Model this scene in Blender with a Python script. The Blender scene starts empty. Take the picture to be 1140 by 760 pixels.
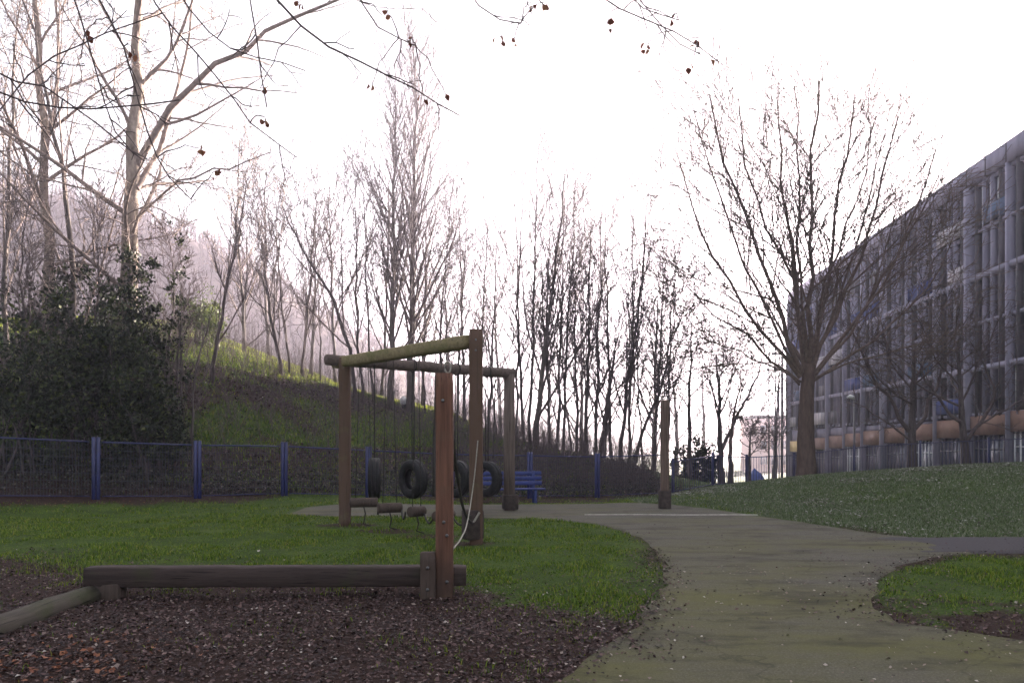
import bpy, math, random
import numpy as np

# ------------------------------------------------------------------ basics
random.seed(7)
scene = bpy.context.scene
COL = scene.collection
F, CX, HY, EYE = 850.0, 570.0, 495.0, 1.5          # focal length in photo pixels, centre column, horizon row, eye height
R = math.radians
SUN_AZ, SUN_EL = 39.0, 12.3


def P(px, py, D):
    return np.array([(px - CX) / F * D, D, EYE - (py - HY) * D / F])


# ------------------------------------------------------------------ noise (value noise, numpy)
def vnoise(x, y, seed=0, scale=1.0):
    rng = np.random.RandomState(seed)
    T = rng.rand(256, 256)
    x = np.asarray(x, float) / scale + 71.3; y = np.asarray(y, float) / scale + 37.7
    xi = np.floor(x).astype(int); yi = np.floor(y).astype(int)
    fx = x - xi; fy = y - yi
    fx = fx * fx * (3 - 2 * fx); fy = fy * fy * (3 - 2 * fy)
    a = T[xi % 256, yi % 256]; b = T[(xi + 1) % 256, yi % 256]
    c = T[xi % 256, (yi + 1) % 256]; d = T[(xi + 1) % 256, (yi + 1) % 256]
    return (a * (1 - fx) + b * fx) * (1 - fy) + (c * (1 - fx) + d * fx) * fy


def fbm(x, y, seed=0, scale=1.0, octaves=4):
    s = 0; amp = 1.0; tot = 0
    for o in range(octaves):
        s = s + amp * vnoise(x, y, seed + o * 13, scale); tot += amp
        amp *= .5; scale *= .5
    return s / tot


def sstep(a, b, x):
    t = np.clip((np.asarray(x, float) - a) / (b - a), 0, 1)
    return t * t * (3 - 2 * t)


# ------------------------------------------------------------------ terrain height
CT = []
for X in (-7, -4, 0, 4, 8):
    for D in (-6, 0, 5, 10, 14):
        CT.append((X, D, 0.0))
CT += [(-14, -6, 0), (-12, 0, .05), (-13, 6, .15), (-11, 11, .08), (14, -6, 0.1), (13, 2, .05), (12, 8, .06), (16, 9, .15),
       (-3, 17, -.02), (1, 17, -.02), (4, 18, -.01), (-4, 20, -.06), (0, 20.5, -.1), (4, 20.5, -.06),
       (-1.9, 24.6, -.25), (.6, 25.6, -.28), (2.95, 26.4, -.34), (5.6, 27.2, -.3), (-4.3, 23.3, -.1), (-6.5, 21.8, .05),
       (-8.3, 20.2, .07), (-10.3, 18.9, .14), (-12, 17.3, .22), (-15, 15, .5), (-18, 10, 1.0), (-20, 0, 1.2),
       # right-hand lawn
       (7.9, 11.8, .02), (6.3, 12.6, 0), (5.4, 16, 0), (9.1, 18, .12), (11.5, 17, .22), (6.8, 25, .08), (9.0, 27.5, .2),
       (10.9, 28, .36), (13.7, 27, .62), (17.4, 26, .88), (22, 24, 1.05), (20, 16, .6), (26, 15, .9), (28, 24, 1.1), (24, 5, .6),
       (9.8, 32, -.35), (14, 33, .1), (19, 33, .35), (26, 34, .5), (12, 40, -.9), (20, 44, -.3), (28, 46, -.1), (40, 30, .6), (40, 10, .7),
       (12, 60, -1.6), (30, 70, -1.3), (40, 60, -.6),
       # hill on the left
       (-9.2, 23.2, .75), (-11.2, 22, 1.0), (-13.5, 21, 1.4), (-6.9, 25.3, .75), (-4.3, 26.8, .55), (-1.6, 28.2, .35), (.9, 29.5, .2), (3.4, 30, .1),
       (-11, 27, 2.9), (-13.6, 33, 5.3), (-14.4, 35, 5.8), (-12.4, 36, 5.1), (-9.6, 37, 4.2), (-7.2, 38, 3.85), (-5.4, 38, 3.2), (-3, 38, 2.6), (-.9, 37, 1.95), (2.1, 36, 1.25),
       (4.4, 34, .85), (6.6, 33.5, .25), (-7, 31, 2.3), (-3, 32, 1.3), (-17, 26, 3.8), (-20, 36, 6.9), (-24, 36, 7.2), (-22, 22, 3.6), (-30, 30, 6.5), (-32, 12, 4),
       (-18.9, 46, 8.5), (-14.6, 46, 6.4), (-9.2, 46, 4.65), (-6.8, 48, 4.15), (-4.5, 48, 3.8), (-14.2, 40, 6.3), (-1.5, 46, 2.2), (0, 43, 1.2), (4, 42, 0), (8, 44, -.9), (-25, 46, 9.0), (-32, 44, 8), (-40, 30, 8), (-40, 50, 8),
       (-16, 57, 7.0), (-6, 58, 2.2), (2, 60, -1.0), (-30, 62, 6), (-45, 10, 8), (-45, -5, 6), (-30, -6, 3)]
CT = np.array(CT, float)


def _k(r2):
    return .5 * r2 * np.log(r2 + 1e-9)


def _fit():
    n = len(CT)
    d = CT[:, None, :2] - CT[None, :, :2]
    K = _k((d ** 2).sum(2)) + np.eye(n) * 2.0
    Pm = np.c_[np.ones(n), CT[:, :2]]
    A = np.block([[K, Pm], [Pm.T, np.zeros((3, 3))]])
    return np.linalg.solve(A, np.r_[CT[:, 2], 0, 0, 0])


_W = _fit()


def zbase(X, D):
    X = np.asarray(X, float); D = np.asarray(D, float)
    sh = X.shape; x = X.ravel(); y = D.ravel(); out = np.empty(len(x))
    for i in range(0, len(x), 60000):
        a = x[i:i + 60000]; b = y[i:i + 60000]
        r2 = (a[:, None] - CT[:, 0]) ** 2 + (b[:, None] - CT[:, 1]) ** 2
        out[i:i + 60000] = _k(r2) @ _W[:-3] + _W[-3] + _W[-2] * a + _W[-1] * b
    # beyond the modelled neighbourhood the ground settles to the valley level
    far = np.maximum(sstep(58, 95, y), sstep(42, 75, np.abs(x)))
    far = np.maximum(far, sstep(-5, -25, y) * .999)
    out = out * (1 - far) + far * np.where(y < 0, 0.0, -2.6)
    return out.reshape(sh)


# path outline in world metres
XL_D = [2.0, 4.8, 6.2, 8.2, 9.8, 12, 13.4, 14.6, 15.3, 15.7, 16.1, 17, 19, 20.3, 21.2]
XL_V = [-.9, .17, .95, 1.62, 1.92, 2.02, 1.9, 1.45, .8, -.9, -3.6, -5.2, -5.3, -4.6, -3.2]
XR_D = [2.0, 5.2, 5.8, 6.4, 6.9, 8.2, 9.4, 10.2, 10.5, 12.4, 12.6, 14, 15.9, 17.6, 19.6, 21.2]
XR_V = [7.0, 5.2, 3.95, 3.32, 3.3, 3.95, 4.75, 5.7, 6.4, 6.5, 6.25, 5.9, 5.35, 4.85, 4.15, 3.4]


def path_xl(D):
    return np.interp(D, XL_D, XL_V) + (vnoise(D * 0, D, 3, .35) - .5) * .12


def path_xr(D):
    return np.interp(D, XR_D, XR_V) + (vnoise(D * 0, D, 5, .35) - .5) * .14


def path_sd(X, D):
    """>0 inside the paved area (approximate distance to its edge)"""
    a = np.minimum(X - np.interp(D, XL_D, XL_V), np.interp(D, XR_D, XR_V) - X)
    a = np.where((D < 2) | (D > 21.2), -1, a)
    a = np.minimum(a, 21.2 - D)
    s = np.minimum(np.minimum(D - 10.45, 12.3 - D), X - 4.5)
    return np.maximum(a, s)


def mulch(X, D):
    """0 lawn .. 1 bark mulch / leaf litter"""
    X = np.asarray(X, float); D = np.asarray(D, float)
    edge = np.interp(X, [-12, -7, -4.4, -3.5, -.6, .4, 1.2, 1.9], [10.6, 10.2, 9.7, 8.8, 7.4, 6.2, 5.4, 5.2])
    n = fbm(X, D, 21, 1.6, 4) - .5
    m = 1 - sstep(-1.9, 1.3, D - edge + n * 5.5)
    m = np.where(X > 2.6, 0, m)
    # leaf litter against the fence on the left
    fd = np.interp(X, [-16, -12, -10.3, -8.3, -6.5, -4.3], [15, 17.3, 18.9, 20.2, 21.8, 23.3])
    m = np.maximum(m, sstep(1.7, .2, fd - D + n * 1.5) * sstep(-5.5, -7.5, X) * (D < fd + 2.0))
    # small lawn on the right: bare worn rim
    sd = path_sd(X, D)
    rim = sstep(-.42, .02, sd + n * .9)
    m = np.maximum(m, rim * np.where((X > 2.6) & (D < 11.5), .66, np.where(D < 14, .55, .2)))
    m = np.maximum(m, np.where((X > 2.8) & (D < 11), sstep(.50, .70, fbm(X, D, 31, 1.1, 3) + (7.4 - D) * .12), 0))
    # worn bare soil at the feet of the play posts and under the steps
    for wx, wd, wr in ((-3.13, 14.3, .55), (-.54, 11.5, .65), (-.66, 7.5, .6), (-2.2, 13.2, .6), (-1.3, 12.4, .6), (-.06, 17.6, .5)):
        m = np.maximum(m, .85 * sstep(wr, .12, np.hypot((X - wx) * .7, D - wd) + n * .6))
    # wooded hillside
    z = zbase(X, D)
    hill = sstep(.3, .6, z - .2) * (X < 6) * (D > 18)
    m = np.maximum(m, hill * np.clip(.18 + n * 1.5 + sstep(2.2, 3.8, z) * .62 - sstep(4.6, 5.6, z + n * 1.5) * 1.3, 0, 1))
    m = np.where((D > 38.5 + n * 4) & (X < 4), m * .1, m)
    # strip between the fence and the hill
    m = np.maximum(m, ((D > fd + .3) & (X < 6) & (z < 1.4)) * (D > 17) * .75)
    return np.clip(m, 0, 1)


def ground_z(X, D):
    X = np.asarray(X, float); D = np.asarray(D, float)
    sd = path_sd(X, D)
    return zbase(X, D) + (fbm(X, D, 41, .8, 4) - .45) * np.where(D < 60, .07, 0) * sstep(.05, -.4, sd)


def hit(px, py, lo=4.0, hi=75.0):
    """world point where the sight line of a photo pixel meets the ground"""
    D = np.linspace(lo, hi, 900)
    p = np.array([(px - CX) / F * D, D, EYE - (py - HY) * D / F])
    d = p[2] - zbase(p[0], D)
    i = np.argmax(d < 0)
    if d[i] >= 0:
        i = int(np.argmin(d))
    return float(p[0][i]), float(D[i]), float(zbase(p[0][i:i + 1], D[i:i + 1])[0])


# ------------------------------------------------------------------ mesh collector
class MB:
    def __init__(self):
        self.v = []; self.q = []; self.t = []; self.n = 0

    def add(self, v, q=None, t=None):
        v = np.asarray(v, float).reshape(-1, 3)
        if q is not None and len(q): self.q.append(np.asarray(q, int) + self.n)
        if t is not None and len(t): self.t.append(np.asarray(t, int) + self.n)
        self.v.append(v); self.n += len(v)
        return self

    def tubes(self, pts, rad, k, caps=False):
        """pts (B,n,3), rad (B,n): B tapered tubes at once"""
        pts = np.asarray(pts, float); rad = np.asarray(rad, float)
        B, n, _ = pts.shape
        tan = np.empty_like(pts)
        tan[:, 1:-1] = pts[:, 2:] - pts[:, :-2]; tan[:, 0] = pts[:, 1] - pts[:, 0]; tan[:, -1] = pts[:, -1] - pts[:, -2]
        tan /= np.linalg.norm(tan, axis=2, keepdims=True) + 1e-9
        ov = pts[:, -1] - pts[:, 0]; ov = ov / (np.linalg.norm(ov, axis=1, keepdims=True) + 1e-9)
        ref = np.where(np.abs(ov[:, 2:3]) < .8, np.array([0, 0, 1.]), np.array([1., .2, 0]))
        u = np.cross(tan, ref[:, None, :]); u /= np.linalg.norm(u, axis=2, keepdims=True) + 1e-9
        w = np.cross(tan, u)
        a = np.arange(k) * 2 * math.pi / k
        ring = pts[:, :, None, :] + rad[:, :, None, None] * (u[:, :, None, :] * np.cos(a)[None, None, :, None] + w[:, :, None, :] * np.sin(a)[None, None, :, None])
        idx = np.arange(B * n * k).reshape(B, n, k)
        q = np.stack([idx[:, :-1, :], np.roll(idx, -1, 2)[:, :-1, :], np.roll(idx, -1, 2)[:, 1:, :], idx[:, 1:, :]], -1).reshape(-1, 4)
        t = None; v = ring.reshape(-1, 3)
        if caps:
            c0 = np.arange(B) + B * n * k; c1 = c0 + B
            v = np.concatenate([v, pts[:, 0], pts[:, -1]])
            t0 = np.stack([np.repeat(c0[:, None], k, 1), np.roll(idx, -1, 2)[:, 0], idx[:, 0]], -1).reshape(-1, 3)
            t1 = np.stack([np.repeat(c1[:, None], k, 1), idx[:, -1], np.roll(idx, -1, 2)[:, -1]], -1).reshape(-1, 3)
            t = np.concatenate([t0, t1])
        return self.add(v, q, t)

    def tube(self, pts, rad, k=8, caps=True):
        pts = np.asarray(pts, float)
        rad = np.ones(len(pts)) * rad if np.isscalar(rad) else np.asarray(rad, float)
        return self.tubes(pts[None], rad[None], k, caps)

    def box(self, c, s, bev=0.0, rz=0.0):
        sx, sy, sz = [max(x / 2, 1e-4) for x in s]
        b = min(bev, sx * .6, sy * .6, sz * .6)
        if b <= 0:
            v = np.array([(x, y, z) for z in (-sz, sz) for x, y in ((-sx, -sy), (sx, -sy), (sx, sy), (-sx, sy))])
            q = [(3, 2, 1, 0), (4, 5, 6, 7), (0, 1, 5, 4), (1, 2, 6, 5), (2, 3, 7, 6), (3, 0, 4, 7)]; t = None
        else:
            def ring(ix, iy, z):
                return [(-ix + b, -iy, z), (ix - b, -iy, z), (ix, -iy + b, z), (ix, iy - b, z), (ix - b, iy, z), (-ix + b, iy, z), (-ix, iy - b, z), (-ix, -iy + b, z)]
            v = np.array(ring(sx - b * .6, sy - b * .6, -sz) + ring(sx, sy, -sz + b) + ring(sx, sy, sz - b) + ring(sx - b * .6, sy - b * .6, sz))
            q = []
            for r in range(3):
                for i in range(8):
                    q.append((r * 8 + i, r * 8 + (i + 1) % 8, r * 8 + 8 + (i + 1) % 8, r * 8 + 8 + i))
            for o, fl in ((0, 1), (24, 0)):
                for a_ in ((0, 1, 2, 3), (0, 3, 4, 7), (4, 5, 6, 7)):
                    f = tuple(o + i for i in a_); q.append(f[::-1] if fl else f)
            t = None
        if rz:
            c_, s_ = math.cos(rz), math.sin(rz)
            v = np.c_[v[:, 0] * c_ - v[:, 1] * s_, v[:, 0] * s_ + v[:, 1] * c_, v[:, 2]]
        return self.add(v + np.asarray(c, float), q, t)

    def mesh(self, name, smooth=False):
        v = np.concatenate(self.v) if self.v else np.zeros((0, 3))
        qs = np.concatenate(self.q) if self.q else np.zeros((0, 4), int)
        ts = np.concatenate(self.t) if self.t else np.zeros((0, 3), int)
        me = bpy.data.meshes.new(name)
        me.vertices.add(len(v)); me.vertices.foreach_set('co', v.astype(np.float32).ravel())
        loops = np.concatenate([qs.ravel(), ts.ravel()]).astype(np.int32)
        me.loops.add(len(loops)); me.loops.foreach_set('vertex_index', loops)
        st = np.concatenate([np.arange(len(qs)) * 4, len(qs) * 4 + np.arange(len(ts)) * 3]).astype(np.int32)
        me.polygons.add(len(st)); me.polygons.foreach_set('loop_start', st)
        if smooth:
            me.polygons.foreach_set('use_smooth', np.ones(len(st), bool))
        me.update(calc_edges=True); me.validate()
        return me

    def build(self, name, mat=None, parent=None, smooth=False):
        me = self.mesh(name, smooth)
        if mat: me.materials.append(mat)
        o = bpy.data.objects.new(name, me); COL.objects.link(o)
        if parent is not None: o.parent = parent
        return o


def empty(name, loc=(0, 0, 0), rz=0.0):
    o = bpy.data.objects.new(name, None); COL.objects.link(o)
    o.empty_display_size = .2; o.location = tuple(float(c) for c in loc); o.rotation_euler = (0, 0, rz)
    return o


def tag(o, label=None, cat=None, group=None, kind=None):
    if label: o['label'] = label
    if cat: o['category'] = cat
    if group: o['group'] = group
    if kind: o['kind'] = kind
    return o


# ------------------------------------------------------------------ materials
def mat(name, rough=.8, spec=.25):
    m = bpy.data.materials.new(name); m.use_nodes = True
    nt = m.node_tree; b = nt.nodes['Principled BSDF']
    b.inputs['Roughness'].default_value = rough
    b.inputs['Specular IOR Level'].default_value = spec
    return m, nt, b


def N(nt, t, **kw):
    n = nt.nodes.new(t)
    for k, v in kw.items(): setattr(n, k, v)
    return n


def ramp(nt, src, stops):
    r = N(nt, 'ShaderNodeValToRGB'); e = r.color_ramp.elements
    while len(e) < len(stops): e.new(.5)
    for i, (p, c) in enumerate(stops):
        e[i].position = p; e[i].color = (*c, 1)
    nt.links.new(src, r.inputs[0]); return r.outputs[0]


def noise(nt, scale, detail=5, vec=None, rough=.6):
    n = N(nt, 'ShaderNodeTexNoise'); n.inputs['Scale'].default_value = scale; n.inputs['Detail'].default_value = detail
    n.inputs['Roughness'].default_value = rough
    if vec is not None: nt.links.new(vec, n.inputs['Vector'])
    return n.outputs['Fac']


def coords(nt, scale=(1, 1, 1), kind='Object'):
    tc = N(nt, 'ShaderNodeTexCoord'); mp = N(nt, 'ShaderNodeMapping'); mp.inputs['Scale'].default_value = scale
    nt.links.new(tc.outputs[kind], mp.inputs['Vector']); return mp.outputs[0]


def mixc(nt, fac, a, b):
    m = N(nt, 'ShaderNodeMix', data_type='RGBA')
    if hasattr(fac, 'is_output'): nt.links.new(fac, m.inputs[0])
    else: m.inputs[0].default_value = fac
    for s, i in ((a, 6), (b, 7)):
        if isinstance(s, tuple): m.inputs[i].default_value = (*s, 1)
        else: nt.links.new(s, m.inputs[i])
    return m.outputs[2]


def bump(nt, b, h, strength=.4, dist=.02):
    n = N(nt, 'ShaderNodeBump'); n.inputs['Strength'].default_value = strength; n.inputs['Distance'].default_value = dist
    nt.links.new(h, n.inputs['Height']); nt.links.new(n.outputs[0], b.inputs['Normal'])


def m_noise(name, stops, scale=3, stretch=(1, 1, 1), rough=.85, spec=.2, bs=.3, bd=.02, detail=6):
    m, nt, b = mat(name, rough, spec)
    f = noise(nt, scale, detail, coords(nt, stretch))
    nt.links.new(ramp(nt, f, stops), b.inputs['Base Color'])
    if bs: bump(nt, b, f, bs, bd)
    return m


def m_island(name, stops, rough=.8, spec=.2, trans=0.0):
    """colour differs from leaf to leaf (each leaf is a mesh island)"""
    m, nt, b = mat(name, rough, spec)
    g = N(nt, 'ShaderNodeNewGeometry')
    c = ramp(nt, g.outputs['Random Per Island'], stops)
    nt.links.new(c, b.inputs['Base Color'])
    if trans:
        tr = N(nt, 'ShaderNodeBsdfTranslucent'); nt.links.new(c, tr.inputs['Color'])
        mx = N(nt, 'ShaderNodeMixShader'); mx.inputs[0].default_value = trans
        nt.links.new(b.outputs[0], mx.inputs[1]); nt.links.new(tr.outputs[0], mx.inputs[2])
        nt.links.new(mx.outputs[0], nt.nodes['Material Output'].inputs['Surface'])
    return m


def m_wood(name, dark, light, moss=None, moss_amt=.5, along=2, low=None):
    m, nt, b = mat(name, .82, .2)
    s = [22, 22, 22]; s[along] = 1.3
    f = noise(nt, 1.0, 7, coords(nt, tuple(s)), .65)
    c = ramp(nt, f, [(.25, dark), (.75, light)])
    f2 = noise(nt, 2.2, 4, coords(nt))
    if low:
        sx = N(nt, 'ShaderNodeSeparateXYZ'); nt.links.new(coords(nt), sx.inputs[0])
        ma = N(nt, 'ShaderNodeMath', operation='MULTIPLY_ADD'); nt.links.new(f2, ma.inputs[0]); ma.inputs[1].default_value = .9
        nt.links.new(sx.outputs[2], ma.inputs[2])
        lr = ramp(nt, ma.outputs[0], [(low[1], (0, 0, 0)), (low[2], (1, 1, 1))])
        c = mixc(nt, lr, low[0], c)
    if moss:
        c = mixc(nt, ramp(nt, f2, [(moss_amt, (0, 0, 0)), (moss_amt + .2, (1, 1, 1))]), c, moss)
    # drying cracks along the grain
    s2 = [60, 60, 60]; s2[along] = 1.0
    f3 = noise(nt, 1.0, 3, coords(nt, tuple(s2)))
    c = mixc(nt, ramp(nt, f3, [(.60, (0, 0, 0)), (.68, (1, 1, 1))]), c, tuple(x * .45 for x in dark))
    nt.links.new(c, b.inputs['Base Color']); bump(nt, b, f, .5, .01)
    return m


def m_plain(name, c, rough=.5, spec=.4, metal=0.0, var=.12):
    m, nt, b = mat(name, rough, spec); b.inputs['Metallic'].default_value = metal
    f = noise(nt, 6, 4, coords(nt))
    nt.links.new(ramp(nt, f, [(.3, tuple(x * (1 - var) for x in c)), (.7, tuple(min(1, x * (1 + var)) for x in c))]), b.inputs['Base Color'])
    return m


BARK = m_noise('bark_dark', [(.3, (.034, .027, .029)), (.7, (.10, .082, .080))], 14, (1, 1, .25))
BARK2 = m_noise('bark_grey', [(.3, (.055, .046, .044)), (.7, (.13, .11, .10))], 12, (1, 1, .3))
BARKB = m_noise('bark_brown', [(.3, (.050, .034, .029)), (.7, (.115, .080, .066))], 10, (1, 1, .25), bs=.6)
BARKP = m_noise('bark_pale', [(.30, (.06, .046, .038)), (.5, (.19, .15, .125)), (.72, (.34, .285, .245))], 5, (1, 1, .5), bs=.4)
TWIG = m_noise('twig_dark', [(.3, (.055, .042, .044)), (.7, (.12, .094, .094))], 8, bs=0)
TWIG2 = m_noise('twig_mauve', [(.3, (.075, .058, .060)), (.7, (.15, .12, .12))], 8, bs=0)
TWIGP = m_noise('twig_pale', [(.3, (.13, .10, .09)), (.7, (.28, .22, .20))], 8, bs=0)
TWIGB = m_noise('twig_brown', [(.3, (.07, .05, .043)), (.7, (.15, .11, .092))], 8, bs=0)
LEAF_DARK = m_island('leaf_dark_green', [(0, (.007, .011, .006)), (.55, (.013, .020, .008)), (.88, (.035, .048, .014)), (1, (.10, .115, .035))], .5, .2, .2)
LEAF_OLIVE = m_island('leaf_olive', [(0, (.04, .06, .015)), (.6, (.09, .12, .03)), (1, (.16, .18, .05))], .6, .3, .3)
LEAF_DEAD = m_island('leaf_dead', [(0, (.07, .025, .015)), (.5, (.15, .055, .035)), (1, (.24, .12, .07))], .8, .1, .4)
GRASS = m_island('grass_blades', [(0, (.026, .058, .005)), (.5, (.082, .142, .010)), (.85, (.17, .225, .018)), (1, (.22, .19, .05))], .6, .2, .25)
GRASS_DULL = m_island('grass_dull', [(0, (.055, .078, .030)), (.55, (.10, .135, .060)), (.85, (.155, .172, .11)), (1, (.26, .26, .215))], .65, .2, .2)
LITTER = m_island('fallen_leaf', [(0, (.012, .007, .0065)), (.45, (.032, .019, .020)), (.74, (.068, .037, .036)), (.94, (.13, .082, .074)), (.985, (.20, .16, .14)), (1, (.38, .34, .31))], .75, .25)
LITTER_RED = m_island('rust_leaf', [(0, (.045, .016, .009)), (.6, (.12, .042, .022)), (1, (.24, .10, .055))], .75, .2)
BLUE = m_plain('blue_paint', (.011, .016, .085), .42, .45, var=.3)
RAIL = m_plain('blue_rail_paint', (.025, .028, .085), .45, .4, var=.3)
BENCHB = m_plain('blue_bench_paint', (.018, .032, .15), .5, .4, var=.25)
WIRE = m_plain('weathered_wire', (.022, .022, .040), .5, .4)
RUBBER = m_noise('tyre_rubber', [(.3, (.006, .006, .007)), (.7, (.014, .014, .015))], 20, rough=.6, spec=.2)
ROPE = m_noise('dark_rope', [(.3, (.02, .018, .018)), (.7, (.055, .05, .045))], 60, rough=.95)
ROPEP = m_noise('pale_rope', [(.3, (.17, .155, .13)), (.7, (.32, .30, .26))], 60, rough=.95)
STEEL = m_plain('dull_steel', (.12, .12, .125), .4, .5, 1.0)
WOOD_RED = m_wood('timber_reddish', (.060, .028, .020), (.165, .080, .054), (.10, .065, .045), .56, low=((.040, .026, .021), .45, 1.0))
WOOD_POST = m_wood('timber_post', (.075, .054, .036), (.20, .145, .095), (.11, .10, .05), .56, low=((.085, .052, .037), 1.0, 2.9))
WOOD_MOSS = m_wood('timber_mossy', (.10, .085, .045), (.25, .20, .11), (.11, .11, .04), .5, along=0)
WOOD_LOG = m_wood('timber_log', (.05, .038, .034), (.14, .105, .09), None, along=0)
WOOD_DARK = m_wood('timber_dark', (.020, .014, .013), (.06, .042, .038), (.035, .035, .018), .6, along=0)
WOOD_DARKV = m_wood('timber_dark_upright', (.028, .02, .017), (.085, .06, .05), None, along=2)
WOOD_GREY = m_wood('timber_grey', (.028, .024, .020), (.085, .073, .058), (.04, .045, .02), .5, along=1)
WOOD_LONE = m_wood('timber_lone', (.06, .04, .034), (.15, .105, .085))
WOOD_REAR = m_wood('timber_rear', (.055, .042, .036), (.15, .115, .10))
SLEEVE = m_noise('tarred_foot', [(.3, (.02, .015, .014)), (.7, (.06, .045, .04))], 10)
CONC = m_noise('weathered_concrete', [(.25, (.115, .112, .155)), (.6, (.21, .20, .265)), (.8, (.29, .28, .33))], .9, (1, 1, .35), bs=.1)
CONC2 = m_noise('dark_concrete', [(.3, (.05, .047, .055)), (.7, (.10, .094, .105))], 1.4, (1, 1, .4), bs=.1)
TERRA = m_noise('terracotta_panel', [(.3, (.14, .085, .066)), (.7, (.21, .13, .098))], 1.5, bs=.05)
CREAM = m_noise('cream_render', [(.3, (.5, .36, .17)), (.7, (.62, .47, .25))], 2, bs=.05)
PANB = m_plain('blue_panel', (.06, .10, .32), .5, .3)
PANT = m_plain('teal_panel', (.14, .24, .38), .5, .3)
PANG = m_plain('grey_panel', (.24, .225, .25), .6, .3)
PANW = m_plain('brown_panel', (.24, .15, .10), .6, .3)
FRAME_D = m_plain('dark_frame', (.07, .065, .075), .5, .4)
FRAME_W = m_plain('white_frame', (.55, .55, .57), .5, .4)
PINK = m_noise('pink_render', [(.3, (.42, .30, .29)), (.7, (.52, .38, .36))], 1, bs=0)
WHITE = m_plain('white_plastic', (.75, .75, .76), .5, .3)
BLACKP = m_plain('black_cloth', (.02, .02, .025), .8, .2)
LINE = m_noise('mottled_white_line', [(.35, (.30, .29, .26)), (.55, (.66, .65, .62))], 9, bs=0)

BLIND = m_noise('pale_blind', [(.35, (.10, .11, .15)), (.6, (.34, .35, .38))], 1.3, (.2, 3, 1), rough=.3, spec=.5, bs=0)
glass, gnt, gb = mat('window_glass', .08, .5)
gb.inputs['Base Color'].default_value = (.045, .055, .085, 1)
gf = noise(gnt, .5, 2, coords(gnt)); gnt.links.new(ramp(gnt, gf, [(.35, (.02, .025, .045)), (.65, (.10, .11, .14))]), gb.inputs['Base Color'])


def ground_material():
    m, nt, b = mat('lawn_and_mulch', .95, .1)
    at = N(nt, 'ShaderNodeAttribute', attribute_name='mulch')
    c1 = coords(nt)
    g = ramp(nt, noise(nt, 1.3, 6, c1), [(.3, (.024, .046, .006)), (.55, (.045, .080, .010)), (.75, (.085, .115, .018))])
    g = mixc(nt, ramp(nt, noise(nt, 26, 3, c1), [(.35, (0, 0, 0)), (.7, (.6, .6, .6))]), g, (.022, .026, .010))
    mf = noise(nt, 30, 8, c1, .75)
    s = ramp(nt, mf, [(.3, (.012, .008, .007)), (.55, (.038, .022, .018)), (.75, (.085, .048, .036))])
    ad = N(nt, 'ShaderNodeMath', operation='ADD'); nt.links.new(at.outputs['Fac'], ad.inputs[0])
    nz = N(nt, 'ShaderNodeMath', operation='MULTIPLY_ADD'); nt.links.new(noise(nt, 9, 6, c1, .7), nz.inputs[0]); nz.inputs[1].default_value = .9; nz.inputs[2].default_value = -.45
    nt.links.new(nz.outputs[0], ad.inputs[1])
    col = mixc(nt, ramp(nt, ad.outputs[0], [(.36, (0, 0, 0)), (.62, (1, 1, 1))]), g, s)
    nt.links.new(col, b.inputs['Base Color'])
    bump(nt, b, mf, .8, .03)
    return m


def path_material():
    m, nt, b = mat('mossy_tarmac', .92, .12)
    c1 = coords(nt); c2 = coords(nt, (.6, 1.4, 1))
    f1 = noise(nt, .55, 8, c2, .68); f2 = noise(nt, 55, 5, c1, .85); f3 = noise(nt, 1.4, 8, c2, .7); f4 = noise(nt, 7, 8, c1, .75)
    base = ramp(nt, f2, [(.30, (.030, .027, .022)), (.55, (.095, .088, .072)), (.75, (.22, .205, .17))])
    sx = N(nt, 'ShaderNodeSeparateXYZ'); nt.links.new(c1, sx.inputs[0])
    # moss is thicker on the trodden-less near part and the left edge
    ma = N(nt, 'ShaderNodeMath', operation='MULTIPLY_ADD'); nt.links.new(sx.outputs[1], ma.inputs[0]); ma.inputs[1].default_value = -.012
    nt.links.new(f1, ma.inputs[2])
    col = mixc(nt, ramp(nt, ma.outputs[0], [(.26, (0, 0, 0)), (.52, (.8, .8, .8))]), base, mixc(nt, f4, (.044, .044, .014), (.125, .122, .040)))
    col = mixc(nt, ramp(nt, f3, [(.50, (0, 0, 0)), (.64, (.75, .75, .75))]), col, (.030, .026, .020))
    col = mixc(nt, ramp(nt, f4, [(.60, (0, 0, 0)), (.70, (.6, .6, .6))]), col, (.022, .018, .014))
    vr = N(nt, 'ShaderNodeTexVoronoi', feature='DISTANCE_TO_EDGE'); vr.inputs['Scale'].default_value = .55
    wv = N(nt, 'ShaderNodeMapping'); nt.links.new(c1, wv.inputs['Vector'])
    nzv = N(nt, 'ShaderNodeTexNoise'); nzv.inputs['Scale'].default_value = 2.5; nzv.inputs['Detail'].default_value = 5; nt.links.new(c1, nzv.inputs['Vector'])
    mv = N(nt, 'ShaderNodeMix', data_type='RGBA', blend_type='ADD'); mv.inputs[0].default_value = .55; nt.links.new(wv.outputs[0], mv.inputs[6]); nt.links.new(nzv.outputs['Color'], mv.inputs[7])
    nt.links.new(mv.outputs[2], vr.inputs['Vector'])
    col = mixc(nt, ramp(nt, vr.outputs['Distance'], [(.003, (.35, .35, .35)), (.008, (0, 0, 0))]), col, (.016, .015, .010))
    nt.links.new(col, b.inputs['Base Color']); bump(nt, b, f2, .5, .008)
    return m


GROUND = ground_material(); PATHM = path_material()
TARMAC = m_noise('dark_tarmac', [(.3, (.022, .020, .024)), (.7, (.055, .050, .055))], 40, bs=.3, bd=.006)

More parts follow.
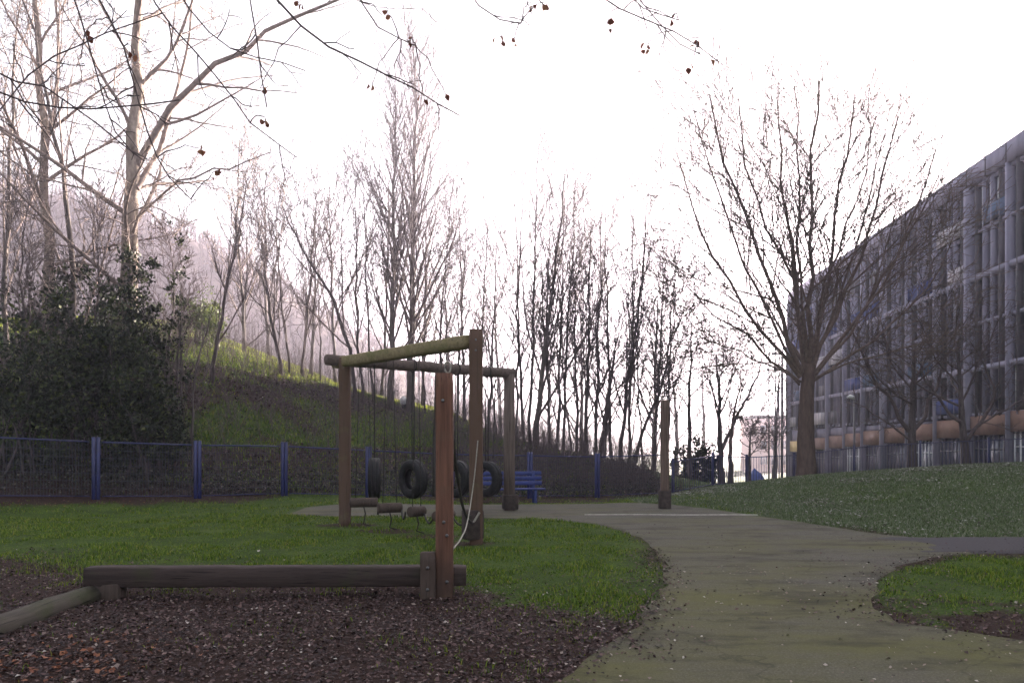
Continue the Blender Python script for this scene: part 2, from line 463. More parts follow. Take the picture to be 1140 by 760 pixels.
# ------------------------------------------------------------------ ground, paths
def axis(fine0, fine1, step, lo, hi, g=1.16):
    a = list(np.arange(fine0, fine1 + 1e-6, step))
    s = step; x = a[-1]
    while x < hi:
        s = min(s * g, 12); x += s; a.append(x)
    s = step; x = a[0]; pre = []
    while x > lo:
        s = min(s * g, 12); x -= s; pre.append(x)
    return np.array(pre[::-1] + a)


def grid_faces(nx, ny):
    i = np.arange(nx * ny).reshape(ny, nx)
    return np.stack([i[:-1, :-1], i[:-1, 1:], i[1:, 1:], i[1:, :-1]], -1).reshape(-1, 4)


gx = axis(-17, 20, .13, -240, 104); gy = axis(3.0, 44, .14, -25, 320)
GX, GY = np.meshgrid(gx, gy)
GZ = ground_z(GX, GY)
gm = MB(); gm.add(np.stack([GX, GY, GZ], -1), grid_faces(len(gx), len(gy)))
ground = gm.build('ground', GROUND, smooth=True); tag(ground, kind='structure')
att = ground.data.attributes.new('mulch', 'FLOAT', 'POINT')
att.data.foreach_set('value', mulch(GX, GY).ravel().astype(np.float32))

dd = np.arange(2.0, 21.21, .1); tt = np.linspace(0, 1, 46)
PX = path_xl(dd)[:, None] * (1 - tt) + path_xr(dd)[:, None] * tt; PD = np.repeat(dd[:, None], len(tt), 1)
PZ = zbase(PX, PD) + .016 + (fbm(PX, PD, 51, .5, 3) - .5) * .006
# edges dip into the soil so the path has thickness
PZ[:, 0] -= .05; PZ[:, -1] -= .05
pm = MB(); pm.add(np.stack([PX, PD, PZ], -1), grid_faces(len(tt), len(dd)))
tag(pm.build('path', PATHM, smooth=True), kind='structure')
xx = np.arange(4.4, 21, .15); t2 = np.linspace(0, 1, 16)
SX = np.repeat(xx[:, None], len(t2), 1)
lo = 10.5 + .10 * np.maximum(xx - 7, 0) + (vnoise(xx, xx * 0, 9, .4) - .5) * .1; hi = 12.35 - .04 * np.maximum(xx - 6, 0) + (vnoise(xx, xx * 0, 10, .4) - .5) * .1 + .05 * np.maximum(xx - 8, 0)
SD = lo[:, None] * (1 - t2) + hi[:, None] * t2
SZ = zbase(SX, SD) + .009 + .013 * sstep(5.6, 6.6, SX + (fbm(SX, SD, 77, .8, 3) - .5) * 1.2)
SZ[:, 0] -= .04; SZ[:, -1] -= .04; SZ[0] -= .05
sm = MB(); sm.add(np.stack([SX, SD, SZ], -1), grid_faces(len(t2), len(xx))[:, ::-1])
tag(sm.build('side_path', TARMAC, smooth=True), kind='structure')
# narrow white line of mottled tone across the play surface
lx = np.linspace(1.55, 5.2, 60); lt = np.linspace(-.045, .045, 3)
LX = np.repeat(lx[:, None], 3, 1); LD = 16.25 + lt[None, :] + .02 * np.sin(lx * 3)[:, None] - .05 * (lx[:, None] - 3)
lm = MB(); lm.add(np.stack([LX, LD, zbase(LX, LD) + .026], -1), grid_faces(3, 60)[:, ::-1])
tag(lm.build('white_line', LINE), kind='structure')

# distant wooded hillside
hx = np.linspace(-235, 60, 150); hy = np.linspace(70, 200, 90)
HX, HYY = np.meshgrid(hx, hy)
RX = [-235, -160, -118, -87, -70, -50, -37, -26, -18, -1.5, 10, 25, 70]
RZ = [56, 56, 51, 45, 41, 34, 27, 20, 14, 5, -1, -4, -4.5]
PYR = HX / HYY * 130


def hill_z(x, y):
    r = np.interp(x / y * 130, RX, RZ)
    return -4.2 + (r + 4.2) * sstep(72, 132, y) ** .8 * np.where(y > 130, 1 - .25 * sstep(135, 200, y), 1) + (fbm(x, y, 61, 14, 5) - .5) * 5 * sstep(74, 90, y)


HZ = hill_z(HX, HYY)
HILLM = m_noise('wooded_hillside', [(.3, (.030, .019, .018)), (.55, (.06, .040, .036)), (.75, (.10, .074, .062))], .16, detail=9, bs=.5, bd=1.0)
hm = MB(); hm.add(np.stack([HX, HYY, HZ], -1), grid_faces(150, 90))
tag(hm.build('hills', HILLM, smooth=True), kind='structure')

# ------------------------------------------------------------------ trees
def unit(v):
    return v / (np.linalg.norm(v, axis=-1, keepdims=True) + 1e-9)


def grow(rng, p0, d0, L, nseg, wig, up):
    """polylines for B branches at once -> (B,nseg+1,3)"""
    B = len(p0); pts = np.empty((B, nseg + 1, 3)); pts[:, 0] = p0; d = unit(d0)
    step = (L / nseg)[:, None]
    for i in range(nseg):
        d = unit(d + rng.normal(0, wig, (B, 3)) + np.array([0, 0, up]))
        pts[:, i + 1] = pts[:, i] + d * step
    return pts


def children(rng, pts, rad, Lpar, n, t0, t1, ang, ratio, taper_len=.5, rfac=.5, rmin=.004):
    """n side shoots on each parent polyline"""
    B, m, _ = pts.shape
    t = t0 + (t1 - t0) * ((np.arange(n)[None, :] + rng.rand(B, n)) / n)
    f = t * (m - 1); i = np.minimum(f.astype(int), m - 2); fr = (f - i)[..., None]
    bi = np.arange(B)[:, None]
    p = pts[bi, i] * (1 - fr) + pts[bi, i + 1] * fr
    r = rad[bi, i] * (1 - fr[..., 0]) + rad[bi, i + 1] * fr[..., 0]
    tan = unit(pts[bi, i + 1] - pts[bi, i])
    rnd = rng.normal(0, 1, (B, n, 3))
    # spread successive shoots round the stem by the golden angle
    ref = unit(np.cross(tan, np.array([.31, .77, .55]))); w = np.cross(tan, ref)
    az = (np.arange(n)[None, :] * 2.4 + rng.rand(B, 1) * 6.28 + rng.normal(0, .5, (B, n)))[..., None]
    perp = ref * np.cos(az) + w * np.sin(az) + rnd * .12
    a = np.radians(rng.uniform(ang[0], ang[1], (B, n)))[..., None]
    d = unit(tan * np.cos(a) + unit(perp) * np.sin(a))
    L = Lpar[:, None] * ratio * (1 - taper_len * t) * rng.uniform(.65, 1.2, (B, n))
    rr = np.maximum(np.minimum(r * rfac, L * .015 + .002), rmin)
    return p.reshape(-1, 3), d.reshape(-1, 3), L.ravel(), rr.ravel()


KINDS = {
    # levels: n, t0, t1, angle range, length ratio, taper of length, segments, wiggle, up
    'upright': [(13, .10, .90, (12, 34), .56, .55, 9, .055, .05), (9, .12, .98, (22, 48), .36, .45, 6, .09, .05), (4, .2, .98, (25, 50), .50, .3, 3, .10, .03)],
    'dense': [(32, .2, .98, (22, 48), .36, .45, 6, .10, .08), (8, .15, .98, (22, 50), .42, .3, 4, .12, .05), (5, .2, .98, (25, 55), .45, .3, 3, .14, .03)],
    'poplar': [(44, .14, .99, (16, 34), .36, .5, 8, .05, .06), (7, .12, .98, (18, 40), .44, .3, 5, .09, .05), (4, .25, .98, (22, 45), .5, .3, 3, .10, .04)],
    'pole': [(30, .25, .98, (20, 42), .15, .3, 5, .09, .08), (6, .2, .95, (25, 50), .42, .3, 3, .12, .04)],
    'fork': [(9, .16, .92, (16, 38), .70, .6, 9, .06, .04), (10, .12, .98, (24, 50), .38, .45, 6, .09, .045), (5, .2, .98, (25, 52), .48, .3, 4, .11, .03)],
    'spread': [(9, .45, 1.0, (38, 70), .95, .35, 8, .10, .045), (9, .15, .98, (28, 58), .42, .35, 5, .13, .04), (5, .2, .98, (28, 60), .45, .3, 4, .15, .03), (3, .2, .98, (28, 60), .5, .3, 3, .15, .02)],
    'plane': [(18, .25, .96, (38, 68), .36, .45, 8, .09, .02), (11, .15, .98, (28, 58), .42, .35, 6, .12, 0.0), (7, .15, .98, (28, 60), .42, .3, 4, .16, -.02), (3, .2, .98, (28, 60), .5, .3, 3, .16, -.02)],
    'sapling': [(9, .25, .97, (25, 50), .35, .4, 4, .12, .05), (4, .2, .95, (25, 50), .45, .3, 3, .14, .03)],
    'far': [(14, .2, .97, (25, 55), .42, .45, 5, .12, .06), (7, .2, .98, (25, 55), .45, .3, 3, .14, .04)],
}


def tube_levels(mb, levels, sides):
    for (pts, rad), k in zip(levels, sides):
        mb.tubes(pts, rad, k)


def tree(name, label, trunk, r0, kind, seed, bark=BARK, twig=TWIG, group=None, cat='tree', rtip=.18, nscale=1.0, extra=None, rmin=None):
    """trunk: world points from the base upward; parts: trunk and crown"""
    rng = np.random.RandomState(seed)
    trunk = np.asarray(trunk, float)
    rmin = rmin or max(.005, trunk[0][1] * .00036)
    # resample the trunk smoothly
    seg = np.r_[0, np.cumsum(np.linalg.norm(np.diff(trunk, axis=0), axis=1))]
    H = seg[-1]; n = 14
    s = np.linspace(0, H, n)
    tp = np.stack([np.interp(s, seg, trunk[:, i]) for i in range(3)], 1)
    for _ in range(2): tp[1:-1] = .5 * tp[1:-1] + .25 * (tp[2:] + tp[:-2])
    tp[1:-1, :2] += rng.normal(0, H * .0035, (n - 2, 2))
    u = s / H
    rad = r0 * (1 - u * (1 - rtip)) * (1 + .25 * np.exp(-s / (r0 * 1.6)))
    rad[1:] = np.minimum(rad[1:], r0 * (1 - u[1:] * (1 - rtip)) * 1.1)
    base = tp[0].copy()
    root = empty(name, base); tag(root, label, cat, group)
    tp -= base; tp[0, 2] -= .25
    mt = MB().tube(tp, rad, 9 if r0 > .12 else 6, True)
    mt.build('trunk', bark, root, True)
    lv = KINDS[kind]; mb = MB()
    pts = tp[None]; rd = rad[None]; L = np.array([H])
    par = [(pts, rd, L)]
    for li, (cn, t0, t1, ang, ratio, tl, ns, wig, up) in enumerate(lv):
        nxt = []
        for pts, rd, L in par:
            cnt = max(2, int(round(cn * (nscale if li < 2 else 1))))
            p, d, l, r = children(rng, pts, rd, L, cnt, t0, t1, ang, ratio, tl, rmin=rmin)
            q = grow(rng, p, d, l, ns, wig, up)
            rr = np.maximum(r[:, None] * np.linspace(1, .25, ns + 1)[None], rmin * .72)
            mb.tubes(q, rr, 5 if li == 0 else (4 if li == 1 else 3))
            nxt.append((q, rr, l))
        if li == 0 and extra is not None:
            for (epts, er) in extra:
                e = np.asarray(epts, float) - base
                sg = np.r_[0, np.cumsum(np.linalg.norm(np.diff(e, axis=0), axis=1))]; ss = np.linspace(0, sg[-1], 10)
                e = np.stack([np.interp(ss, sg, e[:, i]) for i in range(3)], 1)
                for _ in range(2): e[1:-1] = .5 * e[1:-1] + .25 * (e[2:] + e[:-2])
                e[1:-1] += rng.normal(0, .07, (8, 3)); rr = er * (1 - .74 * np.linspace(0, 1, 10) ** .75)
                mb.tubes(e[None], rr[None], 7)
                nxt.append((e[None], rr[None], np.array([sg[-1]])))
        par = nxt
    mb.build('crown', twig, root, False)
    return root


def px_trunk(base, pts):
    """base (px,py) on the ground, further (px,py) points at the same depth"""
    X, D, z = hit(*base)
    out = [(X, D, z)]
    for k, (a, b) in enumerate(pts):
        q = P(a, b, D + .25 * (k + 1) * (1 if k % 2 else -1)); out.append(tuple(q))
    return np.array(out), D


# (base px, further px points, trunk width px, kind, bark, twig, seed, label, nscale)
A = 'bare tree'
ROWS = [
    # slope on the left
    ((313, 418), [(300, 340), (287, 245)], 8, 'upright', BARK, TWIG, 1, 'bare tree on the bank with trunk leaning left at the edge of sunlit grass', 1),
    ((322, 416), [(312, 320), (305, 200)], 5, 'upright', BARK, TWIG, 2, 'thin bare tree rising close behind the left leaning trunk on the bank', .8),
    ((336, 420), [(344, 330), (352, 215)], 6, 'upright', BARK, TWIG, 3, 'slender bare tree on the bank leaning right, between leaning trunk and thin sapling', 1),
    ((357, 424), [(356, 350), (352, 290)], 4, 'sapling', BARK, TWIG, 4, 'short spindly sapling on the bank, left of the forked tree over the frame', 1),
    ((397, 452), [(392, 392), (372, 335), (330, 265), (312, 225)], 9, 'fork', BARK, TWIG, 5, 'bare tree on the bank whose trunk sweeps up to the left behind corner post', .9),
    ((404, 450), [(398, 380), (396, 280), (398, 180)], 6, 'upright', BARK, TWIG, 6, 'straight bare tree standing just right of the left sweeping trunk', 1),
    ((416, 450), [(410, 360), (404, 175)], 5, 'pole', BARK, TWIG, 7, 'thin straight pole tree left of the two tall narrow trees', 1),
    ((435, 456), [(438, 330), (440, 95)], 11, 'poplar', BARK2, TWIG2, 8, 'tall narrow tree with upswept twigs, left one of the tallest pair', 1),
    ((456, 459), [(459, 330), (463, 62)], 13, 'poplar', BARK2, TWIG2, 9, 'tallest narrow tree with upswept twigs, right one of the tallest pair', 1.1),
    ((486, 463), [(490, 380), (500, 250), (506, 200)], 6, 'upright', BARK, TWIG, 10, 'bare tree just right of the tallest narrow pair', 1),
    ((474, 462), [(470, 400), (476, 300)], 4, 'sapling', BARK, TWIG, 11, 'short thin tree tucked between tallest pair and its right neighbour', 1),
    ((508, 470), [(512, 380), (520, 250)], 5, 'upright', BARK, TWIG, 12, 'slim bare tree seen just left of the tall front post of frame', .9),
    ((532, 478), [(537, 350), (547, 205)], 5, 'pole', BARK, TWIG, 13, 'thin pole tree standing directly behind the tall front post', 1),
    ((553, 484), [(548, 430), (536, 350)], 4, 'sapling', BARK, TWIG, 14, 'small sapling leaning left between front post and rear post', 1),
    # centre group
    ((574, 492), [(577, 330), (583, 185)], 5, 'pole', BARK, TWIG, 15, 'thin pole tree rising right behind the rear post of the frame', 1),
    ((590, 496), [(594, 330), (602, 135)], 6, 'pole', BARK, TWIG, 16, 'tallest thin pole tree in the clump right of the frame', 1.1),
    ((597, 498), [(604, 400), (618, 300), (630, 190)], 11, 'upright', BARK2, TWIG, 17, 'stout trunk leaning right beside the tallest thin pole tree', 1.1),
    ((612, 500), [(608, 400), (602, 290)], 5, 'upright', BARK, TWIG, 18, 'thin tree leaning left across the stout trunk right of frame', 1),
    ((627, 502), [(631, 380), (641, 200)], 6, 'upright', BARK, TWIG, 19, 'straight thin tree midway between stout trunk and forked tree', 1),
    ((637, 504), [(628, 430), (618, 330)], 4, 'sapling', BARK, TWIG, 20, 'low sapling leaning left in middle of the central clump', 1),
    ((652, 506), [(654, 400), (657, 255)], 8, 'upright', BARK, TWIG, 21, 'straight bare tree immediately left of the thick forked tree', 1),
    ((669, 508), [(678, 440), (686, 380)], 14, 'fork', BARK, TWIG, 22, 'thick dark tree forking low, centre of the clump left of lone post', 1.2),
    ((690, 510), [(698, 440), (712, 330), (722, 215)], 8, 'upright', BARK, TWIG, 23, 'bare tree leaning right beside the thick forked tree', 1.1),
    ((704, 513), [(722, 465), (742, 420), (752, 300)], 7, 'dense', BARK, TWIG, 24, 'strongly right leaning tree with dense twigs nearest the lone post', .9),
    ((716, 514), [(712, 440), (703, 300)], 4, 'pole', BARK, TWIG, 25, 'thin pole tree crossing behind the strongly leaning tree', 1),
]
for (b, pts, w, kind, bark, twig, sd, lab, ns) in ROWS:
    tr, D = px_trunk(b, pts)
    tree('bare_tree', lab, tr, max(.03, w * .62 * D / F / 2), kind, 100 + sd, bark, twig, 'bare trees on the bank', nscale=ns)


def tree_at(name, lab, px, D, base_py, pts, w, kind, seed, bark=BARK, twig=TWIG, group=None, nscale=1.0, extra_px=None, rtip=.18, rmin=None):
    X = (px - CX) / F * D
    z = float(zbase(np.array([X]), np.array([D]))[0]) if base_py is None else EYE - (base_py - HY) * D / F
    tr = [(X, D, z)] + [tuple(P(a, b, D + dz)) for (a, b, dz) in pts]
    ex = None
    if extra_px: ex = [([tuple(P(a, b, D + dz)) for (a, b, dz) in e], er) for e, er in extra_px]
    return tree(name, lab, tr, w * D / F / 2, kind, seed, bark, twig, group, nscale=nscale, extra=ex, rtip=rtip, rmin=rmin)


# big pale trees on the left, their tops sunlit
tree_at('plane_tree', 'big sunlit pale barked tree rising from dark evergreen, limb reaching right', 140, 23.5, None,
        [(143, 330, 0), (146, 230, .1), (152, 120, 0), (157, 0, .2), (160, -130, .3)], 24, 'plane', 31, BARKP, TWIGP, 'pale barked trees', .85,
        [([(151, 186, .05), (162, 158, 0), (196, 112, -.3), (240, 70, -.6), (290, 38, -.9), (350, 12, -1.2), (400, -10, -1.4)], .13),
         ([(152, 210, 0), (172, 190, .6), (190, 130, 1.0), (205, 60, 1.3), (215, -20, 1.5)], .10),
         ([(148, 260, 0), (180, 208, -1), (232, 188, -2), (300, 170, -2.6)], .05)])
tree_at('plane_tree', 'second pale barked tree left of the biggest one, upright with a thin twin stem', 53, 25, None,
        [(52, 300, 0), (49, 190, .1), (43, 80, 0), (36, -20, .1), (32, -120, .2)], 14, 'plane', 32, BARKP, TWIGP, 'pale barked trees', .8,
        [([(50, 170, 0), (60, 110, .4), (66, 40, .6), (68, -40, .8)], .10)])
tree_at('plane_tree', 'thin dark stem leaning left between the two pale barked trees', 84, 24, None,
        [(80, 280, 0), (70, 175, .1), (54, 110, .2), (34, 30, .3), (20, -40, .3)], 8, 'upright', 33, BARK2, TWIGP, 'pale barked trees')
tree_at('plane_tree', 'slim bare tree at left edge in front of the hazy hill', 8, 27, None,
        [(6, 300, 0), (10, 180, .2), (20, 40, .4), (24, -40, .5)], 6, 'upright', 34, BARK2, TWIGP, 'pale barked trees', 1.1)
tree_at('bare_tree', 'slim bare tree leaning right beside the olive bush on the slope', 236, 30, None,
        [(250, 330, 0), (262, 280, .1), (275, 200, .3)], 5, 'upright', 35, BARK, TWIG, 'bare trees on the bank', .8)
tree_at('bare_tree', 'young thin tree behind the fence post, leaning right over the grass slope', 213, 21.6, None,
        [(216, 420, 0), (232, 360, .2), (252, 300, .3)], 3, 'sapling', 36, BARK, TWIG, 'bare trees on the bank')
tree_at('bare_tree', 'slim bare tree between the sunlit tree and the sunny grass, far up the slope', 272, 42, None,
        [(270, 330, 0), (262, 250, .2), (268, 150, .3)], 4, 'upright', 37, BARK2, TWIGP, 'bare trees on the bank')

for px, D, top, pts, sd, lab in [(24, 21.5, 0, [(30, 380, 0), (22, 290, .2), (34, 205, .4)], 141, 'tangled bare shrubby tree at the left edge above the evergreen bushes'),
                          (108, 22.2, 0, [(104, 380, 0), (112, 300, .2), (100, 225, .4)], 142, 'tangled bare shrubby tree between the two pale barked trunks'),
                          (190, 24, 0, [(186, 400, 0), (196, 330, .2), (188, 262, .4)], 143, 'tangled bare shrubby tree just right of the biggest pale trunk')]:
    tree_at('bare_tree', lab, px, D, None, pts, 4, 'dense', sd, BARK, TWIG, 'bare trees on the bank', 1.0)

# the big spreading tree on the right
D0 = 30.0
rng = np.random.RandomState(5)
ex = []
for (pts, r) in [
    ([(893, 415), (880, 385), (868, 340), (845, 280), (812, 200), (795, 140), (790, 105)], .20),
    ([(896, 412), (892, 370), (886, 320), (876, 250), (868, 170), (866, 100)], .20),
    ([(899, 410), (902, 360), (904, 300), (902, 220), (906, 150), (912, 90)], .22),
    ([(902, 410), (912, 360), (922, 300), (934, 220), (946, 160), (952, 105)], .19),
    ([(904, 414), (922, 372), (944, 320), (965, 270), (986, 200), (1000, 130)], .19),
    ([(905, 418), (930, 385), (962, 345), (992, 300), (1018, 240), (1042, 165)], .17),
    ([(905, 424), (935, 400), (975, 378), (1015, 345), (1048, 300), (1066, 250)], .13),
    ([(891, 420), (864, 395), (832, 350), (800, 300), (770, 235), (752, 165)], .16),
    ([(891, 425), (862, 408), (830, 372), (795, 352), (768, 330), (752, 300)], .12),
    ([(890, 428), (858, 404), (825, 392), (790, 378), (758, 366)], .09),
    ([(900, 408), (890, 340), (872, 290), (842, 230), (826, 160), (822, 110)], .15),
    ([(900, 405), (915, 330), (940, 270), (958, 200), (975, 130)], .14),
    ([(904, 422), (940, 405), (985, 392), (1025, 385), (1060, 366)], .09), ([(905, 420), (938, 380), (975, 322), (1012, 262), (1044, 205), (1056, 172)], .13), ([(903, 410), (926, 350), (952, 280), (976, 200), (992, 112)], .13), ([(892, 418), (862, 370), (832, 300), (800, 220), (778, 150), (772, 120)], .13),
    ([(900, 408), (896, 340), (890, 240), (888, 150), (884, 95)], .14)]:
    dz = rng.uniform(-3.0, 3.0)
    ex.append(([(a, b, dz * (i / (len(pts) - 1)) ** .8) for i, (a, b) in enumerate(pts)], r * .54))
KINDS['crown_only'] = [(4, .93, 1.0, (20, 50), 1.5, .3, 8, .06, .03), (19, .2, .99, (22, 46), .50, .5, 8, .07, .014), (7, .15, .98, (24, 46), .52, .3, 6, .08, .02), (3, .2, .98, (22, 45), .55, .3, 3, .12, .01)]
tree_at('sycamore_tree', 'big spreading bare tree alone on the right lawn in front of the long building', 897, D0, 540,
        [(897, 500, 0), (898, 450, 0), (899, 425, 0), (900, 405, 0)], 21.5, 'crown_only', 51, BARKB, TWIGB, None, .8, ex, rtip=.62, rmin=.0135)
# two smaller trees by the building
tree_at('street_tree', 'small dark bare tree against the building, nearer to the big tree', 1016, 33, 528,
        [(1015, 490, 0), (1016, 440, .1), (1018, 385, .2)], 11, 'spread', 61, BARK, TWIG, 'small dark trees in front of the building', 1.0,
        [([(1012, 480, 0), (985, 440, -.4), (965, 405, -.8), (945, 350, -1)], .10), ([(1018, 478, 0), (1045, 430, .5), (1060, 380, .8), (1072, 330, 1)], .09),
         ([(1011, 488, 0), (975, 462, .5), (950, 448, 1)], .06)])
tree_at('street_tree', 'small dark bare tree against the building, close to the right edge', 1076, 32, 524,
        [(1075, 495, 0), (1071, 465, .1), (1068, 415, .2), (1066, 380, .2)], 10, 'spread', 62, BARK, TWIG, 'small dark trees in front of the building', 1.0,
        [([(1077, 490, 0), (1102, 455, -.5), (1112, 435, -.8), (1090, 398, -1), (1080, 380, -1)], .09), ([(1070, 470, 0), (1040, 440, .6), (1020, 400, 1)], .08),
         ([(1077, 480, 0), (1110, 462, .4), (1150, 440, .8)], .06)])
# right of the lone post, beyond the rail
tree_at('park_tree', 'thin dark tree behind the rail, right beside the lone wooden post', 768, 42, 540, [(767, 470, 0), (769, 400, .2), (770, 360, .3)], 6, 'spread', 71, BARK, TWIG, 'trees beyond the rail', .8)
tree_at('park_tree', 'dark many-stemmed tree beyond the rail, tallest between lone post and big tree', 803, 46, 538, [(801, 480, 0), (800, 430, .1), (797, 395, .2)], 8, 'spread', 72, BARK, TWIG, 'trees beyond the rail', 1.1,
        [([(804, 500, 0), (822, 460, .5), (840, 425, .8), (852, 390, 1)], .13)])
tree_at('park_tree', 'brown stemmed tree touching the many-stemmed tree on its right', 813, 44, 537, [(813, 490, 0), (818, 450, .2), (828, 420, .3)], 6, 'spread', 73, BARKB, TWIG, 'trees beyond the rail', .9)
tree_at('park_tree', 'small pollarded tree with stubby crown, left of the blue cover', 834, 48, 540, [(834, 510, 0), (835, 490, 0), (836, 478, .1)], 5, 'spread', 74, BARK, TWIG, 'trees beyond the rail', 1.2)
for i, (px, D, top, lab) in enumerate([
    (556, 64, 330, 'faint hazy tree far off between the tall front post and rear post'), (646, 66, 330, 'faint hazy tree far off behind the centre of the clump'),
    (726, 70, 335, 'faint hazy tree far off just left of the lone post'), (752, 75, 400, 'faint hazy tree far off just right of the lone post'),
    (782, 82, 420, 'small faint hazy tree far off behind the dark round hedge'), (862, 84, 415, 'small faint hazy tree far off left of the building end'),
    (500, 60, 300, 'faint hazy tree far off right of the tallest narrow pair'), (610, 72, 360, 'faint hazy tree far off behind the stout leaning trunk')]):
    tree_at('far_tree', lab, px, D, None, [(px + 2, 470, .1), (px + (i % 3 - 1) * 6, top, .3)], 6, 'far', 80 + i, BARK, TWIG, 'faint trees in the distance', 1.3)

# a second row of slim trees a little further back
for i, (px, D, by, top, lean) in enumerate([(268, 47, None, 240, 8), (300, 50, None, 180, -6), (346, 49, None, 230, 6), (374, 50, None, 200, -8), (424, 47, None, 235, 10), (470, 46, None, 230, 5), (518, 46, None, 240, -6),
                                      (545, 45, None, 270, 8), (583, 46, None, 230, -10), (620, 44, None, 215, 8), (643, 47, None, 250, -6), (662, 45, None, 200, 10), (681, 47, None, 225, -8), (700, 44, None, 240, 6), (728, 46, None, 270, 14), (742, 44, None, 330, 10)]):
    tree_at('slim_tree', 'slim bare tree in the second row, standing back behind the trees on the bank', px, D, by, [(px + lean * .4, 400, .2), (px + lean, top, .3)], 4.2, 'upright', 200 + i, BARK, TWIG, 'slim trees of the second row')

# the tree overhead: trunk out of the picture on the left, drooping branches with a few dead leaves
rt = empty('overhanging_tree', (-8.5, 3.0, 0.0)); tag(rt, 'overhanging dark branches with dead brown leaves across the top of the picture', 'tree')
off = np.array([-8.5, 3.0, 0.0])
tp = np.array([(-8.5, 3.0, -.2), (-8.4, 3.05, 2), (-8.3, 3.1, 4.5), (-8.1, 3.3, 7.5), (-8.0, 3.5, 10.5)]) - off
MB().tube(tp, [.32, .27, .23, .17, .09], 10).build('trunk', BARK2, rt, True)
br = MB(); lf = MB(); rng = np.random.RandomState(12)
over = [  # pixel polyline at a depth, radius at its root
    ([(240, -190), (285, -20), (340, 35), (380, 60), (412, 78), (442, 85), (468, 100), (492, 122), (514, 131)], 6.0, .014),
    ([(225, -190), (278, -10), (286, 40), (291, 75), (296, 118)], 5.6, .007),
    ([(60, -170), (106, -10), (138, 50), (150, 90), (158, 130), (182, 200), (212, 220)], 6.4, .012),
    ([(30, -160), (78, -10), (103, 60), (112, 110), (130, 150), (150, 172)], 6.0, .010),
    ([(100, -170), (160, -10), (200, 40), (232, 75), (262, 112), (280, 140), (330, 175)], 6.6, .010),
    ([(-60, -40), (-10, 92), (35, 90), (62, 98), (110, 140), (160, 178)], 5.4, .008),
    ([(-60, 60), (-10, 100), (30, 115), (70, 122), (130, 120), (200, 112)], 5.2, .007),
    ([(330, -150), (392, -12), (418, 30), (432, 45), (455, 42), (462, 52)], 6.4, .007),
    ([(440, -170), (512, -14), (532, 8), (545, 22), (560, 28), (580, 27)], 6.2, .007),
    ([(510, -160), (588, -14), (596, 2), (604, 6)], 6.0, .006),
    ([(560, -130), (648, -14), (675, 8), (712, 20), (738, 30), (764, 42), (786, 58), (799, 66)], 6.6, .011),
    ([(640, -90), (712, 20), (734, 12), (750, 16), (756, 22)], 6.6, .006),
    ([(660, -60), (738, 30), (752, 44), (768, 58), (780, 62)], 6.7, .005),
    ([(150, -170), (190, -20), (215, 20), (262, 60), (305, 66), (340, 78)], 6.9, .007),
    ([(-50, -20), (-12, 150), (10, 100), (60, 60), (120, 40), (180, 15)], 6.1, .007)]


def add_leaf(mbx, p, size, rng, droop=True):
    d = unit(rng.normal(0, 1, 3) * (.5 if droop else 1) + (np.array([0, 0, -1.2]) if droop else 0))
    s = unit(np.cross(d, rng.normal(0, 1, 3))); n = np.cross(d, s)
    L = size; W = size * rng.uniform(.3, .55)
    v = [p, p + d * L * .35 + s * W + n * W * .5, p + d * L * .75 + s * W * .7 + n * W * .3, p + d * L, p + d * L * .7 - s * W * .7 + n * W * .35, p + d * L * .35 - s * W + n * W * .5]
    mbx.add(np.array(v), [(0, 1, 2, 3), (0, 3, 4, 5)])


EP = []
for pts, D, r in over:
    w = np.array([P(a, b, D - .5 + .12 * i) for i, (a, b) in enumerate(pts)])
    # the rear end runs back to the trunk above the picture
    w = np.concatenate([[np.array([-8.1, 3.3, 7.0 + rng.uniform(-1, 2)])], [np.array([w[0][0] * .6 - 2.5, w[0][1] - .6, max(w[0][2] + .8, 5.5)])], w])
    sg = np.r_[0, np.cumsum(np.linalg.norm(np.diff(w, axis=0), axis=1))]; ss = np.linspace(0, sg[-1], 40)
    e = np.stack([np.interp(ss, sg, w[:, i]) for i in range(3)], 1)
    e[1:-1] = .5 * e[1:-1] + .25 * (e[2:] + e[:-2])
    e[4:] += rng.normal(0, .008, (36, 3)); EP.append(e[8:])
    rr = np.r_[np.linspace(r * 3.4, r * 1.25, 14), np.linspace(r * 1.25, max(r * .35, .0048), 26)]
    br.tubes((e - off)[None], rr[None], 6)
    p, d, l, rad = children(rng, (e - off)[None], rr[None], np.array([2.2]), 12, .5, .99, (28, 62), .22, .4, rmin=.002)
    q = grow(rng, p, d, l, 5, .16, -.03); br.tubes(q, np.full(len(p), .0058)[:, None] * np.linspace(1, .55, 6)[None], 4)
    p2, d2, l2, r2 = children(rng, q, np.full((len(q), 6), .003), l, 2, .3, .98, (30, 60), .5, .3, rmin=.0015)
    q2 = grow(rng, p2, d2, l2, 3, .15, -.04); br.tubes(q2, np.full((len(q2), 4), .0034), 3)
